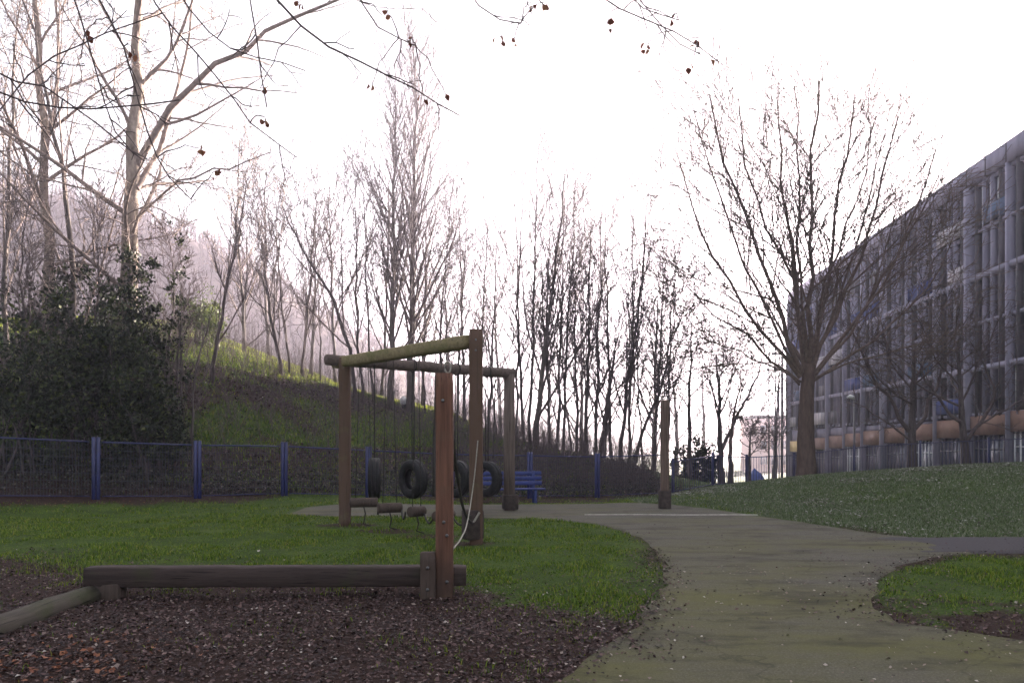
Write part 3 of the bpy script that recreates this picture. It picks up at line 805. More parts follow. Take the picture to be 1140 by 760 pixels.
for (a, b, D, n_) in [(556, 42, 6.4, 3), (572, 45, 6.5, 2), (592, 4, 6.2, 5), (606, 3, 6.2, 3), (675, 28, 6.7, 3), (718, 52, 6.9, 4), (748, 18, 6.8, 3), (775, 50, 7, 3), (770, 76, 7, 2), (799, 66, 7, 2),
                      (457, 46, 6.7, 3), (472, 108, 6.8, 2), (498, 110, 6.9, 2), (296, 133, 6.2, 4), (242, 190, 6.9, 4), (222, 165, 6.9, 3), (414, 95, 6.6, 2), (96, 35, 6.3, 2), (332, 3, 6.2, 3), (430, 8, 6.4, 2), (290, 98, 6.1, 2), (150, 62, 6.3, 2)]:
    c = P(a, b, D); allp = np.concatenate(EP); near = allp[np.argmin(np.linalg.norm(allp - c, axis=1))]
    if np.linalg.norm(near - c) > 1.1: continue
    ts = np.linspace(0, 1, 7)[:, None]; stalk = near * (1 - ts) + c * ts + rng.normal(0, .012, (7, 3)) * np.sin(ts * math.pi); stalk[:, 2] += .05 * np.sin(ts[:, 0] * math.pi)
    br.tubes((stalk - off)[None], np.linspace(.006, .0035, 7)[None], 4)
    c = c - off
    for _ in range(n_): add_leaf(lf, c + rng.normal(0, .022, 3), rng.uniform(.035, .07), rng)
br.build('branches', TWIG, rt); lf.build('dead_leaves', LEAF_DEAD, rt)

# ------------------------------------------------------------------ evergreen shrubs on the left
def shrub(name, label, c, rad, nleaf, size, leafmat, seed, group=None, clumps=70, stems=14):
    rng = np.random.RandomState(seed)
    X, D = c; z = float(zbase(np.array([X]), np.array([D]))[0])
    root = empty(name, (X, D, z)); tag(root, label, 'shrub', group)
    rx, ry, rz = rad
    cc = unit(rng.normal(0, 1, (clumps, 3))) * (rng.rand(clumps, 1) ** .4)
    cc = cc * np.array([rx, ry, rz]) * rng.uniform(.6, 1.3, (clumps, 1)) + np.array([0, 0, rz * .92]); cc[:, 2] = np.maximum(cc[:, 2], .1)
    ci = rng.randint(0, clumps, nleaf)
    sg = min(rx, rz) * .125 * rng.uniform(.6, 1.5, (clumps, 1))[ci]
    p = cc[ci] + rng.normal(0, 1, (nleaf, 3)) * sg * np.array([1, 1, .8])
    out = unit(p - np.array([0, 0, rz * .8]))
    d = unit(rng.normal(0, .8, (nleaf, 3)) + out * .6 + np.array([0, 0, .1])); s = unit(np.cross(d, rng.normal(0, 1, (nleaf, 3)))); n = np.cross(d, s)
    L = size * rng.uniform(.4, 1.35, (nleaf, 1)) * rng.uniform(.7, 1.25, (clumps, 1))[ci]; W = L * .27
    v = np.stack([p, p + d * L * .5 + s * W + n * W * .3, p + d * L, p + d * L * .5 - s * W + n * W * .3], 1)
    mb = MB(); mb.add(v, np.arange(nleaf * 4).reshape(-1, 4)); mb.build('foliage', leafmat, root)
    st = MB()
    b0 = np.c_[rng.normal(0, rx * .25, (stems, 2)), np.full(stems, -.1)]
    tgt = cc[rng.randint(0, clumps, stems)]
    t = np.linspace(0, 1, 6)[None, :, None]
    q = b0[:, None] * (1 - t) + tgt[:, None] * t + rng.normal(0, .05, (stems, 6, 3)); q[:, :, 2] += .3 * np.sin(t[..., 0] * math.pi)
    st.tubes(q, np.linspace(.035, .008, 6)[None].repeat(stems, 0), 5); st.build('stems', BARK, root)
    return root


G = 'dark evergreen bushes behind the fence'
shrub('evergreen_bush', 'dark evergreen bush filling the left edge behind the fence', (-12.6, 19.7), (1.5, 1.0, 1.9), 8000, .13, LEAF_DARK, 1, G)
shrub('evergreen_bush', 'tall dark evergreen bush wrapped round the foot of the second pale tree', (-11.9, 21.4), (1.4, 1.0, 2.5), 9500, .13, LEAF_DARK, 2, G)
shrub('evergreen_bush', 'darkest evergreen bush right behind the blue double fence post', (-10.2, 20.9), (1.1, .8, 1.9), 9000, .12, LEAF_DARK, 3, G)
shrub('evergreen_bush', 'tallest dark evergreen bush against the biggest pale trunk', (-11.5, 22.9), (1.1, 1.0, 3.1), 9000, .14, LEAF_DARK, 4, G)
shrub('evergreen_bush', 'rightmost dark evergreen bush thinning out over the grass slope', (-10.0, 21.8), (.75, .7, 1.5), 3200, .11, LEAF_DARK, 5, G)
shrub('evergreen_bush', 'dark evergreen bush low on the slope behind the two pale trees', (-14.6, 24.5), (1.6, 1.2, 2.3), 8000, .14, LEAF_DARK, 6, G)
shrub('olive_bush', 'sunlit olive green bush on the slope at the top of the grass', (-15.3, 37.5), (1.5, 1.2, 1.25), 5000, .15, LEAF_OLIVE, 7, None)
shrub('round_hedge', 'dark rounded hedge beyond the rail, right of the lone wooden post', (11.6, 47), (1.7, 1.2, 1.5), 5000, .2, LEAF_DARK, 8, None)
# ivy twig high on the pale trunk
shrub('ivy_clump', 'ragged ivy clump sprouting beside the biggest pale trunk', (-10.2, 23.0), (.6, .5, 3.75), 1300, .12, LEAF_DARK, 9, None, 40, 8)

# ------------------------------------------------------------------ fence along the left and the rail on the right
FENCE = [(-16.6, 14.6), (-14.3, 15.9), (-12.3, 17.3), (-10.3, 18.9), (-8.32, 20.2), (-6.49, 21.75), (-4.36, 23.2), (-1.95, 24.6), (.6, 25.6), (2.95, 26.4), (5.45, 27.2)]
RAILF = [(5.75, 27.3), (7.6, 28.9), (9.4, 30.6), (11.6, 31.4), (14.2, 31.7), (16.9, 31.6), (19.6, 31.4), (22.3, 31), (25, 30.5)]


def zg(x, y):
    return float(zbase(np.array([x]), np.array([y]))[0])


def fence_run(name, label, pts, h, spacing, bar_r, post_w, barmat, postmat, double, mesh_rows, cat='fence', railr=.022):
    p0 = pts[0]; root = empty(name, (p0[0], p0[1], zg(*p0))); tag(root, label, cat)
    o = np.array([p0[0], p0[1], zg(*p0)])
    for i, (x, y) in enumerate(pts):
        mb = MB(); z = zg(x, y)
        a = pts[max(0, i - 1)]; b = pts[min(len(pts) - 1, i + 1)]
        dv = unit(np.array([b[0] - a[0], b[1] - a[1]])); rz = math.atan2(dv[1], dv[0])
        for s in ((-.052, .052) if double else (0,)):
            mb.box(np.array([x + dv[0] * s, y + dv[1] * s, z + h / 2 + .0]) - o, (post_w * 1.2, post_w, h + .24), .008, rz)
        mb.build('post', postmat, root)
    for i in range(len(pts) - 1):
        a = np.array([*pts[i], zg(*pts[i])]); b = np.array([*pts[i + 1], zg(*pts[i + 1])])
        L = np.linalg.norm((b - a)[:2]); gap = .14 / L if double else .03 / L
        a2 = a + (b - a) * gap - o; b2 = b - (b - a) * gap - o
        for zz, nm in ((.08, 'bottom_rail'), (h, 'top_rail')):
            MB().tube([a2 + (0, 0, zz), b2 + (0, 0, zz)], railr if zz > .5 or not mesh_rows else railr * .6, 6).build(nm, postmat, root)
        n = int(L / spacing); t = (np.arange(n) + .5) / n
        base = a2[None] + (b2 - a2)[None] * t[:, None]
        lo_ = base + (0, 0, .08); hi_ = base + (0, 0, h)
        m2 = MB(); m2.tubes(np.stack([lo_, hi_], 1), np.full((n, 2), bar_r), 4)
        for r in range(mesh_rows):
            zz = .08 + (h - .1) * (r + 1) / (mesh_rows + 1)
            m2.tube([a2 + (0, 0, zz), b2 + (0, 0, zz)], bar_r * .9, 4, False)
        m2.build('infill', barmat, root)
    return root


fence_run('mesh_fence', 'long blue steel mesh fence along the foot of the wooded bank', FENCE, 1.42, .075, .0065, .07, WIRE, BLUE, True, 6)
fence_run('rail_fence', 'blue vertical bar railing past the lone post and along the right lawn', RAILF, 1.15, .13, .012, .07, RAIL, RAIL, False, 0, 'railing', .022)

# ------------------------------------------------------------------ play equipment
def bolt(parent, c, d, r=.016):
    c = np.array(c, float); d = np.array(d, float)
    return MB().tube([c, c + d * .012, c + d * .013], [r, r, r * .5], 8).build('bolt', STEEL, parent, False)


def sqpost(mb, base, top, w, bev=.012, k=16, seed=0):
    """a slightly irregular squared timber from base to top"""
    rng = np.random.RandomState(seed)
    base = np.array(base, float); top = np.array(top, float)
    ax = unit(top - base); ref = np.array([0, 0, 1.]) if abs(ax[2]) < .8 else np.array([1., 0, 0])
    u = unit(np.cross(ax, ref)); v_ = np.cross(ax, u)
    if abs(ax[2]) >= .8: pass
    h = w / 2
    prof = [(-h + bev, -h), (h - bev, -h), (h, -h + bev), (h, h - bev), (h - bev, h), (-h + bev, h), (-h, h - bev), (-h, -h + bev)]
    rings = []
    for i in range(k + 1):
        t = i / k; c = base + (top - base) * t + (u * rng.normal(0, .002) + v_ * rng.normal(0, .002))
        sc = (1 - .06 * (i in (0, k))) * (1 + rng.normal(0, .006))
        rings.append([c + u * a * sc + v_ * b * sc for a, b in prof])
    V = np.array(rings).reshape(-1, 3); q = []
    for i in range(k):
        for j in range(8):
            q.append((i * 8 + j, i * 8 + (j + 1) % 8, (i + 1) * 8 + (j + 1) % 8, (i + 1) * 8 + j))
    for o in (0, k * 8):
        for a_ in ((0, 1, 2, 3), (0, 3, 4, 7), (4, 5, 6, 7)):
            f = tuple(o + i for i in a_); q.append(f if o else f[::-1])
    return mb.add(V, q)


A0 = P(384, 573, 14.3); B0 = P(530, 595, 11.5); C0 = P(567, 565, 17.6)
zA, zB, zC = 3.15, 3.13, 3.02
fr = empty('rope_climber', A0); tag(fr, 'three post timber climbing frame with two top beams meeting at its left corner', 'climbing frame')
# A corner post, B right front post, C right rear post
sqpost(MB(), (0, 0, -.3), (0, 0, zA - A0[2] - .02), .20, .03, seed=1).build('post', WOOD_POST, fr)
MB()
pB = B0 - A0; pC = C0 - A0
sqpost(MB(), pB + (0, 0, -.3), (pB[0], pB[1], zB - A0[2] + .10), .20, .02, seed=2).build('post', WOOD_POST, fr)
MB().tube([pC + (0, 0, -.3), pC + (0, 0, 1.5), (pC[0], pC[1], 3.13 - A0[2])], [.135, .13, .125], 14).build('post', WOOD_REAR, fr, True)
# tarred sleeves at the feet
sB = MB().box(pB + (-.05, -.02, .16), (.27, .25, .44), .02, .5); sB.build('foot_sleeve', SLEEVE, fr)
MB().box(pC + (.02, 0, .14), (.32, .3, .34), .02, .3).build('foot_sleeve', SLEEVE, fr)
# mossy squared beam A-B, running a little past A
ea = np.array([-.22, .24, zA - A0[2] - .10]); eb = np.array([pB[0] - .08, pB[1] + .10, zB - A0[2] - .06])
sqpost(MB(), ea, eb, .20, .03, 20, 3).build('squared_beam', WOOD_MOSS, fr)
# round beam A-C
ec0 = np.array([-.32, -.10, zA - A0[2] - .06]); ec1 = pC + unit(pC) * .16; ec1[2] = zC - A0[2] + .13
tt_ = np.linspace(0, 1, 12)
lp = ec0[None] * (1 - tt_[:, None]) + ec1[None] * tt_[:, None]; lp += np.random.RandomState(4).normal(0, .006, lp.shape)
MB().tube(lp, np.linspace(.105, .115, 12), 12).build('round_beam', WOOD_LOG, fr, True)
for (c, d) in [((0, -.11, zA - A0[2] - .12), (0, -1, 0)), ((pB[0], pB[1] - .10, zB - A0[2] - .06), (0, -1, 0)), ((pB[0], pB[1] - .10, zB - A0[2] - .22), (0, -1, 0))]:
    bolt(fr, c, d)


def beam_pt(px):
    """point on the round beam seen at a photo column"""
    best = min(np.linspace(0, 1, 400), key=lambda t: abs(CX + F * (A0[0] + (ec0 * (1 - t) + ec1 * t)[0]) / (A0[1] + (ec0 * (1 - t) + ec1 * t)[1]) - px))
    return A0 + ec0 * (1 - best) + ec1 * best


def tyre(label, px, py, diam, rz):
    b = beam_pt(px); D = b[1]; c = P(px, py, D)
    root = empty('tyre_swing', (c[0], c[1], c[2]), rz); tag(root, label, 'tyre swing', 'tyres hung from the round beam')
    # cross-section of a lorry tyre swept round the axle (axle along local Y)
    Ro = diam / 2; Ri = Ro * .52; w = .115
    prof = [(Ri, -w * .55), (Ri + .03, -w * .9), (Ro * .78, -w * 1.05), (Ro - .03, -w * .95), (Ro, -w * .75), (Ro - .012, -w * .40), (Ro - .012, -w * .34), (Ro + .003, -w * .28),
            (Ro + .003, w * .28), (Ro - .012, w * .34), (Ro - .012, w * .40), (Ro, w * .75), (Ro - .03, w * .95), (Ro * .78, w * 1.05), (Ri + .03, w * .9), (Ri, w * .55), (Ri + .05, w * .4), (Ro - .05, w * .5), (Ro - .05, -w * .5), (Ri + .05, -w * .4)]
    k = 48; n = len(prof); V = []
    for i in range(k):
        a = 2 * math.pi * i / k
        for j, (r, y) in enumerate(prof):
            rr = r - (.012 if (i % 2 and j in (4, 11)) else 0)
            V.append((rr * math.cos(a), y, rr * math.sin(a)))
    idx = np.arange(k * n).reshape(k, n)
    q = np.stack([idx, np.roll(idx, -1, 1), np.roll(np.roll(idx, -1, 1), -1, 0), np.roll(idx, -1, 0)], -1).reshape(-1, 4)
    t = MB(); t.add(np.array(V), q); t.build('tyre', RUBBER, root, False)
    top = b[2] - .10 - c[2]
    for s in (-.035, .035):
        z0 = Ro - .05
        MB().tube([(s, 0, z0), (s * 1.3, 0, z0 + (top - z0) * .5), (s * .6, 0, top)], .011, 6).build('chain', ROPE, root)
    # loop round the beam
    a = np.linspace(0, 2 * math.pi, 17); MB().tube(np.c_[.125 * np.cos(a), a * 0, top + .10 + .125 * np.sin(a)], .014, 6, False).build('hanging_loop', ROPE, root)
    return root


tyre('black tyre hung edge-on, leftmost of the four under the round beam', 417, 532, .80, R(98))
tyre('black tyre hung facing the path, second from the left corner post', 460, 533, .80, R(-48))
tyre('black tyre hung half hidden behind the reddish post', 508, 533, .80, R(-42))
tyre('black tyre hung half hidden behind the tall right front post', 542, 533, .80, R(-40))

# log steps strung between corner post and right front post
steps = [(405, 559, 13.95, .50, 'log step strung lowest beside the left corner post'), (434, 565, 13.35, .42, 'log step strung second from the left corner post'),
         (464, 569, 12.8, .30, 'short log step strung left of the reddish post'), (494, 573, 12.15, .52, 'log step strung behind the reddish post')]
prev = None
for i, (px, py, D, L, lab) in enumerate(steps):
    c = P(px, py, D)
    root = empty('log_step', c); tag(root, lab, 'log step', 'log steps on chains')
    az = R(8) + i * .35
    u = np.array([math.cos(az), math.sin(az), 0])
    MB().tube([-u * L / 2, -u * L * .48, u * L * .48, u * L / 2], [.075, .088, .088, .075], 12).build('log', WOOD_DARKV, root, True)
    tb = 3.0 - c[2]
    for s in (-.3, .3):
        q = u * L * s
        MB().tube([q + (0, 0, .085), q * .7 + (0, 0, tb * .6), q * .5 + (0, 0, tb)], .007, 5).build('hanging_rope', ROPE, root)
    # slack chain under the log to its anchor
    MB().tube([(0, 0, -.08), (.03, .0, -.2), (.0, .0, -c[2] + .06), (.12, .02, -c[2] + .02)], .014, 6).build('ground_chain', ROPE, root)
    nx = (P(*steps[i + 1][:3]) if i < 3 else np.array([B0[0], B0[1], .45])) - c
    t = np.linspace(0, 1, 10)[:, None]; s0 = u * L * .5
    sag = s0 * (1 - t) + (nx - u * .2) * t; sag[:, 2] -= .16 * np.sin(t[:, 0] * math.pi)
    MB().tube(sag, .016, 6).build('link_rope', ROPE, root)
# first rope from corner post to first step
s0 = P(388, 556, 14.2); s1 = P(399, 558, 13.98)

# tall reddish post in front with a loop of rope on top
P0 = P(495, 665, 7.5)
po = empty('timber_post', P0); tag(po, 'thick reddish brown squared timber post standing nearest, beside the low beam', 'post')
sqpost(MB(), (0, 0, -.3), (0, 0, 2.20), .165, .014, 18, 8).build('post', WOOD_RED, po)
for z, x in ((1.93, -.01), (.75, -.0), (.17, .03), (.62, .03)):
    bolt(po, (x, -.083, z), (0, -1, 0), .017)
a = np.linspace(0, 2 * math.pi, 15)
MB().tube(np.c_[.03 + .03 * np.cos(a), a * 0 + .01, 2.26 + .055 * np.sin(a)], .010, 6, False).build('rope_loop', ROPEP, po)


def hang(name, label, pts, r, m, cat='rope'):
    pts = np.array(pts, float); sg = np.r_[0, np.cumsum(np.linalg.norm(np.diff(pts, axis=0), axis=1))]; ss = np.linspace(0, sg[-1], 28)
    e = np.stack([np.interp(ss, sg, pts[:, i]) for i in range(3)], 1)
    for _ in range(3): e[1:-1] = .5 * e[1:-1] + .25 * (e[2:] + e[:-2])
    o = empty(name, e[0]); tag(o, label, cat)
    o2 = MB().tube(e - e[0], r, 7).build('strand', m, o, True)
    return o


hang('hanging_rope', 'pale rope looping from the reddish post foot up to the tall front post', [P(504, 611, 7.55), P(511, 603, 8.2), P(518, 590, 9.3), P(521, 578, 10.6), P(524, 560, 11.3), P(528, 535, 11.38), P(532, 490, 11.38)], .009, ROPEP)
hang('hanging_rope', 'dark rope hanging from the reddish post down to the foot of the tall front post', [P(502, 470, 7.6), P(505, 500, 8.0), P(509, 530, 9.0), P(514, 560, 10.2), P(521, 580, 11.2), P(527, 583, 11.35)], .02, ROPE)
hang('rope_tail', 'short pale rope tail wrapped round the foot of the tall front post', [P(523, 583, 11.38), P(528, 580, 11.35), P(534, 570, 11.36)], .018, ROPEP)
hang('hanging_rope', 'thick dark rope bundle hanging from the round beam behind the reddish post', [beam_pt(487) + (0, 0, -.1), P(486, 455, beam_pt(487)[1]), P(484, 490, beam_pt(487)[1]), P(484, 520, beam_pt(487)[1] - .1), P(484, 552, beam_pt(487)[1] - .2)], .05, ROPE)
hang('climbing_rope', 'thin dark rope hanging between the two right hand posts', [beam_pt(551) + (0, 0, -.1), P(551, 445, beam_pt(551)[1]), P(549, 510, beam_pt(551)[1])], .014, ROPE)

# low balance beam on stubs, then the log running towards the camera
bb = empty('balance_beam', P(300, 665, 7.5)); tag(bb, 'low dark squared balance beam on two stubs beside the reddish post', 'balance beam')
o = P(300, 665, 7.5)
sqpost(MB(), P(98, 641, 7.52) - o, P(519, 640, 7.66) - o, .195, .015, 24, 9).build('beam', WOOD_DARK, bb)
q = P(124, 660, 7.52) - o; MB().box(q + (0, 0, -.06), (.24, .18, .34), .015).build('support_stub', WOOD_DARKV, bb)
q = P(477, 668, 7.46) - o; sqpost(MB(), q + (0, 0, -.2), q + (0, 0, .47), .15, .012, 8, 10).build('support_stub', WOOD_DARKV, bb)
for z in (.33, .12):
    bolt(bb, q + (0, -.076, z), (0, -1, 0))
lg0 = P(101, 663, 7.45); lg1 = P(-5, 697, 6.1); lg2 = lg1 + (lg1 - lg0) * .75; lg2[2] = lg1[2] - .02
lo_ = empty('balance_log', lg0); tag(lo_, 'grey round log lying from the low beam towards the bottom left corner', 'log')
LP = np.array([lg0 * (1 - t) + lg2 * t for t in np.linspace(0, 1, 12)]) - lg0; LP += np.random.RandomState(3).normal(0, .006, LP.shape)
MB().tube(LP, np.linspace(.105, .12, 12), 14).build('log', WOOD_GREY, lo_, True)

# lone post on the play surface
LP0 = P(740, 566, 18); lone = empty('lone_post', LP0); tag(lone, 'lone tall wooden post with dark foot on the play surface by the railing', 'post')
sqpost(MB(), (0, 0, .3), (0, 0, 2.56), .185, .03, 12, 12).build('post', WOOD_LONE, lone)
MB().box((0, 0, .12), (.25, .25, .62), .02, .1).build('foot_sleeve', SLEEVE, lone)

# blue bench by the fence
bD = 23.4; bx = P(565, 553, bD); bn = empty('park_bench', (bx[0], bx[1], zg(bx[0], bx[1])), R(8)); tag(bn, 'blue slatted bench with a back, in front of the mesh fence', 'bench')
for k, z in enumerate((.62, .77, .92)):
    MB().box((0, .22 + .03 * k, z), (2.2, .035, .12), .008).build('back_slat', BENCHB, bn)
for k in range(3):
    MB().box((.0, -.16 + .15 * k, .45), (2.3, .13, .04), .008).build('seat_slat', BENCHB, bn)
for s in (-.85, .85):
    mb = MB(); mb.box((s, -.15, .21), (.08, .07, .44), .006); mb.box((s, .27, .5), (.08, .07, 1.0), .006); mb.box((s, .05, .40), (.08, .40, .06), .006); mb.build('leg', BENCHB, bn)

# white bundle by the paired trunks
bgx = hit(449, 455, 20, 60); bag = empty('white_bundle', bgx); tag(bag, 'small white bundle with dark underside lying by the tallest pair of trees', 'bag')
rng = np.random.RandomState(8)


def blob(c, s, m, parent, name, seed):
    rng = np.random.RandomState(seed); k, n = 12, 8; V = []
    for i in range(n + 1):
        th = math.pi * i / n
        for j in range(k):
            ph = 2 * math.pi * j / k; rr = 1 + rng.normal(0, .09)
            V.append((c[0] + s[0] * math.sin(th) * math.cos(ph) * rr, c[1] + s[1] * math.sin(th) * math.sin(ph) * rr, c[2] + s[2] * math.cos(th) * rr))
    idx = np.arange((n + 1) * k).reshape(n + 1, k)
    q = np.stack([idx[:-1], idx[1:], np.roll(idx, -1, 1)[1:], np.roll(idx, -1, 1)[:-1]], -1).reshape(-1, 4)
    b = MB(); b.add(np.array(V), q); return b.build(name, m, parent, True)


blob((0, 0, .40), (.17, .16, .24), WHITE, bag, 'white_cover', 1); blob((.03, .02, .12), (.13, .13, .16), BLACKP, bag, 'dark_underside', 2)

# ------------------------------------------------------------------ long building on the right
TH = math.atan(.0776); PERP = 26.1 * math.cos(TH)
U = np.array([math.sin(TH), math.cos(TH)]); Nn = np.array([math.cos(TH), -math.sin(TH)])
bo = np.array([26.1 * math.cos(TH) ** 2, -26.1 * math.cos(TH) * math.sin(TH)])
bd = empty('apartment_block', (bo[0], bo[1], 0), -TH); tag(bd, 'long hazy concrete apartment block with vertical fins and blue panels', 'building')
S0, S1 = 8.0, 94.0; ROOF = 19.6; PAR = 18.35; ST = 2.95; LEVELS = [PAR - ST * k for k in range(6)]
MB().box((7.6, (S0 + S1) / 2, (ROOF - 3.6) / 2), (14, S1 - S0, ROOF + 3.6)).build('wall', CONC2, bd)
MB().box((.35, (S0 + S1) / 2, (PAR + ROOF) / 2), (.9, S1 - S0 + .3, ROOF - PAR)).build('parapet', CONC, bd)
for k in range(30):
    MB().box((-.105, S1 - 2.3 * k - .2, (PAR + ROOF) / 2), (.03, .12, ROOF - PAR - .1)).build('parapet_rib', CONC2, bd)
MB().box((7.6, (S0 + S1) / 2, ROOF + .05), (14.6, S1 - S0 + .5, .16)).build('roof', CONC2, bd)
for k, z in enumerate(LEVELS):
    big = k in (2, 4)
    MB().box((.34, (S0 + S1) / 2, z - .16), (.66 if big else .40, S1 - S0 + .2, .36 if big else .22)).build('floor_ledge', CONC, bd)
BAY = 4.6; nb = int((S1 - 30) / BAY)
edges = [S1 - BAY * i for i in range(nb + 1)]
for i, s in enumerate(edges):
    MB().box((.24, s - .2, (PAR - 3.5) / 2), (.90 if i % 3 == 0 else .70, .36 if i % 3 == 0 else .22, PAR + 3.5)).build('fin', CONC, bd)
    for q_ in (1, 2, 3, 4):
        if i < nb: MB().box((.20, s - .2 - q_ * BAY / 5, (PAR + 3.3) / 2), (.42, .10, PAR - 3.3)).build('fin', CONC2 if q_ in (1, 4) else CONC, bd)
rng = np.random.RandomState(77)
for i in range(nb):
    s1, s0 = edges[i] - .42, edges[i + 1] + .15
    for k in range(5):
        zt, zb = LEVELS[k] - .29, LEVELS[k + 1] + .02
        w = s1 - s0; h = zt - zb; n = 9; lw = w / n
        xf = .40 if rng.rand() < .75 else .56
        fm = MB(); inf = MB()
        wm = FRAME_W if rng.rand() < .5 else FRAME_D
        mid = zb + h * rng.choice([.34, .42, .55])
        for j in range(n + 1):
            fm.box((xf - rng.uniform(0, .03), s0 + lw * j, zb + h / 2), (.10, .075, h))
        for zz in (zb + .04, mid, zt - .04):
            fm.box((xf, (s0 + s1) / 2, zz), (.075, w, .06))
        if rng.rand() < .8: inf.box((xf + .02, (s0 + s1) / 2, (zb + mid) / 2), (.03, w - .02, mid - zb))
        for j in range(n):
            if rng.rand() < .42: inf.box((xf + .022, s0 + lw * (j + .5), (mid + zt) / 2 - .01), (.034, lw - .02, zt - mid + .03))
        f = fm.build('window', wm, bd); MB().box((xf + .05, (s0 + s1) / 2, zb + h / 2), (.02, w - .01, h - .02)).build('pane', (glass, glass, BLIND)[rng.randint(3)], f)
        r = rng.rand()
        inf.build('infill_panel', PANB if r < .26 else PANT if r < .40 else PANW if r < .47 else (PANG if r < .75 else CONC), bd)
    # ground floor steps down with the slope
    sm_ = (s0 + s1) / 2
    zt = 3.57 - .0345 * (44 - 44) - .0345 * max(0, sm_ - 44); zb = zt - 1.22
    zt2 = LEVELS[5] - .40
    MB().box((.16, sm_, (zt + zb) / 2), (.22, s1 - s0 + .1, zt - zb)).build('fascia_panel', CREAM if i == 0 else TERRA, bd)
    if zt2 - zt > .05: MB().box((.40, sm_, (zt + zt2) / 2), (.3, s1 - s0 + .1, zt2 - zt)).build('upstand', CONC, bd)
    sf = MB(); n = 7; lw = (s1 - s0) / n
    for j in range(n + 1): sf.box((.30, s0 + lw * j, zb - 1.6), (.08, .08, 3.2))
    sf.box((.30, sm_, zb - .9), (.06, s1 - s0, .08))
    f = sf.build('shopfront', FRAME_W if i % 3 == 1 else FRAME_D, bd)
    MB().box((.34, sm_, zb - 1.6), (.02, s1 - s0 - .02, 3.1)).build('pane', glass, f)
BALB = m_plain('balcony_blue', (.035, .05, .15), .8, .1); BALT = m_plain('balcony_slate', (.06, .09, .15), .8, .1)
# coloured balcony fronts between the fins, a few with white rails and dark openings above
rng = np.random.RandomState(31)
for i in range(nb):
    s1, s0 = edges[i] - .40, edges[i + 1] + .02
    for k in range(5):
        if rng.rand() > .42 and not (k == 0 and i in (nb - 4, nb - 5)): continue
        half = rng.rand() < .5; a0 = s0 if half else s0 + (s1 - s0) * rng.choice([0, .4]); a1 = a0 + (s1 - s0) * (.6 if not half else 1.0)
        zb = LEVELS[k + 1] + .03; hh = rng.uniform(.95, 1.25)
        pm_ = (BALB, BALT, BALB, PANG, CONC2)[rng.randint(5)]
        MB().box((.025, (a0 + a1) / 2, zb + hh / 2), (.06, a1 - a0 - .03, hh)).build('balcony_panel', pm_, bd)
        MB().box((.025, (a0 + a1) / 2, zb + hh + .05), (.05, a1 - a0 - .03, .05)).build('balcony_rail', FRAME_D, bd)
# slim stair fins at the far end
for j in range(3):
    MB().box((-.32 - .3 * j, S1 - .3 + .5 * j, 5.2 - .25 * j), (.13, .13, 17 - .5 * j)).build('tower_fin', CONC2, bd)

# pale pink block beyond, thin lamp columns, street lamp, blue cover
pb = P(852, 520, 118); dk = empty('distant_block', (pb[0], pb[1], -3)); tag(dk, 'faint pink house block in the haze left of the long building', 'building')
MB().box((0, 0, 4.2), (5.2, 8, 8.6)).build('wall', PINK, dk); MB().box((0, 0, 8.7), (5.6, 8.4, .5)).build('roof', CONC2, dk)
for r in range(3):
    for cx in (-1.6, 0, 1.6):
        MB().box((cx, -4.02, 2.2 + r * 2.3), (.9, .06, 1.2)).build('window', glass, dk)
for i, (px, top, D, lab) in enumerate([(856, 385, 70, 'thin tall grey column in the haze, farthest left of three by the building end'), (863, 372, 72, 'thin tall grey column in the haze, middle of three by the building end'), (870, 395, 68, 'thin tall grey column in the haze, nearest of three to the building end')]):
    b = P(px, 540, D); t = P(px, top, D)
    c = empty('lamp_column', b); tag(c, lab, 'pole', 'thin columns by the building end')
    MB().tube([(0, 0, -.6), (0, 0, (t - b)[2])], [.09, .05], 8).build('column', STEEL, c, True)
    MB().tube([(0, 0, (t - b)[2]), (-.35, 0, (t - b)[2] + .12), (-.8, 0, (t - b)[2] + .1)], [.05, .07, .09], 8).build('lamp_head', STEEL, c, True)
b = P(951, 532, 38); t = P(951, 444, 38)
sl = empty('street_lamp', b); tag(sl, 'street lamp with white curved head in front of the long building', 'street lamp')
MB().tube([(0, 0, -.5), (0, 0, (t - b)[2])], [.07, .045], 8).build('column', STEEL, sl, True)
hz_ = (t - b)[2]
MB().tube([(0, 0, hz_), (-.08, -.02, hz_ + .08), (-.22, -.05, hz_ + .12), (-.38, -.08, hz_ + .08)], [.05, .10, .11, .05], 10).build('lamp_head', WHITE, sl, True)
b = P(842, 541, 50); cv = empty('blue_cover', (b[0], b[1], b[2])); tag(cv, 'small pointed blue cover beyond the railing left of the big tree', 'cover')
v = [(-.6, -.5, -.3), (.75, -.5, -.3), (.75, .5, -.3), (-.6, .5, -.3), (-.5, -.35, .55), (.3, -.3, .75), (.3, .3, .75), (-.5, .35, .55), (-.15, 0, 1.2)]
mcv = MB(); mcv.add(np.array(v), [(0, 1, 5, 4), (1, 2, 6, 5), (2, 3, 7, 6), (3, 0, 4, 7)], [(4, 5, 8), (5, 6, 8), (6, 7, 8), (7, 4, 8)]); mcv.build('sheet', PANB, cv)

